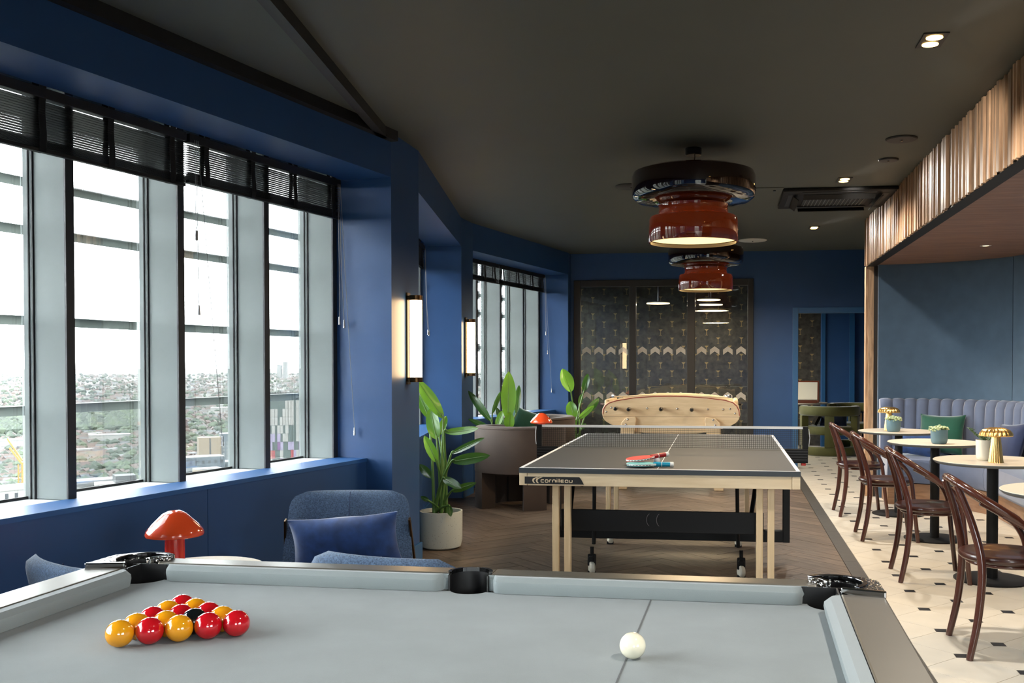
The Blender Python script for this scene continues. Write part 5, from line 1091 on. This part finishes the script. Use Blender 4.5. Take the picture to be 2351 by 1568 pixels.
def tree_at(c, r, m): m.add([Vector((c.x + v.x * r * rnd.uniform(.85, 1.15), c.y + v.y * r * rnd.uniform(.85, 1.15), GZ0 + r * 0.8 + v.z * r * 0.9)) for v in IV], IF)
for k in range(10500):
    py = 858 + 290 * rnd.random() ** 1.25; r = 125 * FPX / (py - 836); px = rnd.uniform(-250, 1330); c = gpt(px, r)
    if not free(c): continue
    park = 925 < py < 978 and (px < 360) and not (930 < py < 936)
    if park and rnd.random() < 0.85: continue
    sc_ = 1 + r / 5000; street = int(c.x / 90) * 0.7 + int(c.y / 140) * 0.5
    if rnd.random() < 0.04: house(c, street, rnd.uniform(12, 26) * sc_, rnd.uniform(9, 15) * sc_, rnd.uniform(5, 9), hw1, rnd.choice((hr2, hr2, hw1)), False)
    else: house(c, street, rnd.uniform(6, 16) * sc_, rnd.uniform(6, 8) * sc_, rnd.uniform(4.5, 6), rnd.choice((hw1, hw2, hw2)), rnd.choice((hr1, hr1, hr1, hr2)))
for k in range(6500):
    py = 858 + 290 * rnd.random() ** 1.2; r = 125 * FPX / (py - 836); px = rnd.uniform(-250, 1330); c = gpt(px, r)
    if free(c): tree_at(c, rnd.uniform(3, 6.5) * (1 + r / 6000), rnd.choice((tr1, tr1, tr2)))
for k in range(2600):
    py = rnd.uniform(926, 976); r = 125 * FPX / (py - 836); px = rnd.uniform(-250, 345); c = gpt(px, r)
    if free(c): tree_at(c, rnd.uniform(6, 11), rnd.choice((tr1, tr1, tr2)))
def joined(name, pieces, label, cat):
    # many small pieces of several colours as one uncountable mass
    mb = MB(); idx = []
    for k, (p_, m_) in enumerate(pieces): mb.add(p_.v, p_.f); idx += [k] * len(p_.f)
    me = mb.mesh(name)
    for p_, m_ in pieces: me.materials.append(CM[m_])
    me.polygons.foreach_set('material_index', idx)
    tag(link(name, me, None), label, cat, kind='stuff')
joined('distant_houses', ((hw1, 'wall1'), (hw2, 'wall2'), (hr1, 'roof'), (hr2, 'roof2')), 'thousands of brick and white houses spread over the distant city', 'houses')
joined('distant_trees', ((tr1, 'tree'), (tr2, 'tree2')), 'green trees among the distant houses and in the park', 'trees')
def block(name, px, r, top_py, w, d, rot, label, wm, parts):
    c = gpt(px, r); h = EYE - (top_py - 836) * r / FPX - GZ0; b = empty(name, (c.x, c.y, GZ0)); face = math.atan2(-c.y, -c.x) + math.pi / 2 + R(rot); b.rotation_euler = (0, 0, face); tag(b, label, 'building')
    MB().box(-w/2, w/2, -d/2, d/2, 0, h).build('walls', CM[wm], b); parts(b, w, d, h); return b
def win_grid(b, w, d, h, nx, nz, ww, wh, m='win', x0=None, x1=None, z0=4, side=False):
    me = MB().box(-ww/2, ww/2, -0.15, 0.15, -wh/2, wh/2).mesh('window'); me.materials.append(CM[m]); x0 = -w/2 if x0 is None else x0; x1 = w/2 if x1 is None else x1
    for i in range(nx):
        for j in range(nz):
            o = link('window', me, None, b, loc=((x0 + (x1 - x0) * (i + .5) / nx, -d/2, z0 + (h - z0) * (j + .5) / nz)) if not side else (w/2, -d/2 + d * (i + .5) / nx, z0 + (h - z0) * (j + .5) / nz))
            if side: o.rotation_euler = (0, 0, R(90))
def pt_white(b, w, d, h):
    win_grid(b, w, d, h, 5, 9, 1.4, 3.6, z0=8); win_grid(b, w, d, h, 4, 9, 1.4, 3.6, z0=8, side=True); MB().box(-w/2 - .3, w/2 + .3, -d/2 - .3, d/2 + .3, h, h + 1.0).build('parapet', CM['wall1'], b)
block('apartment_block', 14, 560, 1082, 22, 18, 24, 'white apartment block at the left edge of the window view', 'wall1', pt_white)
def pt_hotel(b, w, d, h):
    win_grid(b, w, d, h, 8, 8, 1.8, 2.2, x0=-w/2, x1=w * 0.2, z0=6); MB().box(-w * 0.1, w/2 - 4, -d/2 + 3, d/2 - 2, h, h + 5).build('roof_storey', CM['roof2'], b); MB().box(w/2, w/2 + 14, -d/2, d/2, 0, h * 0.72).build('wing', CM['blueglass'], b)
block('office_block', 270, 800, 1080, 30, 20, 8, 'white office block with dark square windows below the second pane', 'wall1', pt_hotel)
def pt_bands(b, w, d, h):
    for k in range(7): MB().box(-w/2 - .4, w/2 + .4, -d/2 - .5, -d/2 + .2, h - 3 - k * 4.0, h - 1.2 - k * 4.0).build('window_band', CM['win'], b)
    MB().box(-w/2 - .6, w/2 + .6, -d/2 - .6, d/2 + .6, h, h + .8).build('roof_slab', CM['greyc'], b)
block('banded_block', 205, 830, 1074, 38, 18, 14, 'pale office block with long window bands below the second pane', 'greyc', pt_bands)
def pt_tan(b, w, d, h):
    MB().box(w/2 - 0.2, w/2 + 22, -d/2 + 1, d/2 + 3, 0, h + 3).build('grey_slab', CM['blueglass'], b); MB().box(-0.6, 0.6, -d/2 - .3, -d/2 + .2, 2, h - 1).build('stair_strip', CM['win'], b)
    me = MB().box(-1.0, 1.0, -.15, .15, -1.1, 1.1).mesh('window'); me.materials.append(CM['greyc'])
    for i in range(6):
        for j in range(14): link('window', me, None, b, loc=(w/2 + 2 + i * 3.4, -d/2 + 0.9, 6 + j * (h - 8) / 14))
block('tower_block', 479, 1000, 992, 20, 16, 6, 'sand coloured tower block with a grey glazed slab beside it', 'tan', pt_tan)
def pt_flats(b, w, d, h): win_grid(b, w, d, h, 8, 9, 1.8, 2.2); MB().box(-w/2, w/2, -d/2, d/2, h, h + 0.6).build('roof', CM['greyc'], b)
block('flats', 452, 760, 1034, 34, 16, 12, 'blue-grey block of flats at the foot of the sand coloured tower', 'blueglass', pt_flats)
block('flats', 520, 800, 1046, 26, 16, -20, 'teal-grey block of flats right of the sand coloured tower', 'blueglass', pt_flats)
block('flats', 475, 700, 1060, 16, 12, 18, 'low sand coloured block of flats with grey windows', 'tan', pt_flats)
def pt_pixel(b, w, d, h):
    r2 = random.Random(4); meshes = {}
    for m in ('wall1', 'p1', 'p2', 'p3', 'p4', 'p5', 'greyc'):
        me = MB().box(-0.55, 0.55, -.2, .2, -1.45, 1.45).mesh('cladding_panel'); me.materials.append(CM[m]); meshes[m] = me
    nx = 16
    for j in range(22):
        z = h - 4 - j * 3.0
        if z < h - 64: break
        for i in range(nx):
            if r2.random() < 0.42: continue
            f = (h - z) / 31
            m = 'wall1' if f < 0.45 or r2.random() > f else r2.choice(('p1', 'p2', 'p2', 'p3', 'p4', 'p4') if f > 0.62 else ('p4', 'p4', 'p5', 'p2'))
            link('cladding_panel', meshes[m], None, b, loc=(-w/2 + (i + .5) * w / nx, -d/2 - 0.1, z))
    MB().box(-w/2 - .5, w/2 + .5, -d/2 - .5, d/2 + .5, h - 1.5, h).build('crown_band', CM['p5'], b)
    for i in range(18): MB().box(-w/2 + i * w / 17 - .08, -w/2 + i * w / 17 + .08, -d/2, -d/2 + .2, h, h + 4).build('crown_fin', CM['greyc'], b)
block('panel_tower', 662, 380, 899, 15, 14, 6, 'tall tower clad in white, lilac and red panels', 'p5', pt_pixel)
cr = gpt(49, 620); cz = empty('tower_crane', (cr.x, cr.y, GZ0)); tag(cz, 'yellow tower crane beside the white apartment block', 'crane'); hz = EYE - (1035 - 836) * 620 / FPX - GZ0
mt = MB()
for sx, sy in ((-1, -1), (-1, 1), (1, -1), (1, 1)): mt.box(sx * 1.4 - .25, sx * 1.4 + .25, sy * 1.4 - .25, sy * 1.4 + .25, 0, hz)
for k in range(int(hz / 3)):
    mt.bar((-1.4, -1.4, k * 3), (1.4, -1.4, k * 3 + 3), .3, .3).bar((-1.4, 1.4, k * 3), (1.4, 1.4, k * 3 + 3), .3, .3)
mt.build('mast', CM['crane'], cz); rr_ = Vector((_rt.x, _rt.y, 0))
MB().bar((0, 0, hz), (-6.0, -2, hz + 9), 0.9, 0.9).build('jib_foot', CM['crane'], cz); MB().bar((0, 0, hz + 2), -rr_ * 8 + Vector((0, 0, hz + 14)), 0.8, 0.8).build('jib', CM['crane'], cz); MB().bar((0, 0, hz), rr_ * 6 + Vector((0, 0, hz + 5)), 0.8, 0.8).build('counter_jib', CM['crane'], cz)
for (px, w_, h_, lb) in ((655, 30, 95, 'faint slender tower on the hazy horizon'), (642, 34, 70, 'faint lower tower on the hazy horizon')):
    c = gpt(px, 9000); t = MB().box(-w_/2, w_/2, -w_/2, w_/2, 0, h_ + 60).build('horizon_tower', CM['greyc']); t.location = (c.x, c.y, GZ0 - 8); tag(t, lb, 'building')
for (px, py, w_, d_, lb) in ((20, 1000, 130, 40, 'long white warehouse beyond the crane'), (590, 938, 230, 60, 'long white warehouse roof beyond the tower block'), (250, 995, 60, 30, 'white school building beside the park')):
    r = 125 * FPX / (py - 836); c = gpt(px, r); b = empty('warehouse', (c.x, c.y, GZ0)); b.rotation_euler = (0, 0, math.atan2(-c.y, -c.x) + math.pi / 2); tag(b, lb, 'building'); MB().box(-w_/2, w_/2, -d_/2, d_/2, 0, 12).build('walls', CM['wall1'], b); MB().box(-w_/2 - .5, w_/2 + .5, -d_/2 - .5, d_/2 + .5, 12, 13).build('roof', CM['greyc'], b)
# aerial haze over the city
hv = bpy.data.materials.new('aerial_haze'); hv.use_nodes = True; nt = hv.node_tree; nt.nodes.clear(); o_ = nt.nodes.new('ShaderNodeOutputMaterial'); vs = nt.nodes.new('ShaderNodeVolumeScatter'); vs.inputs['Color'].default_value = (0.95, 0.97, 1, 1); vs.inputs['Density'].default_value = 1 / 110000.0; vs.inputs['Anisotropy'].default_value = 0.0; nt.links.new(vs.outputs[0], o_.inputs['Volume'])
hz_ = MB().vprism([(-30, -400), (-30, 30), (-20, 60), (400, 33000), (-33000, 33000), (-33000, -400)], GZ0 - 60, 60).build('haze', hv); hz_['kind'] = 'stuff'; hz_['label'] = 'thin pale aerial haze over the distant city'; hz_['category'] = 'haze'
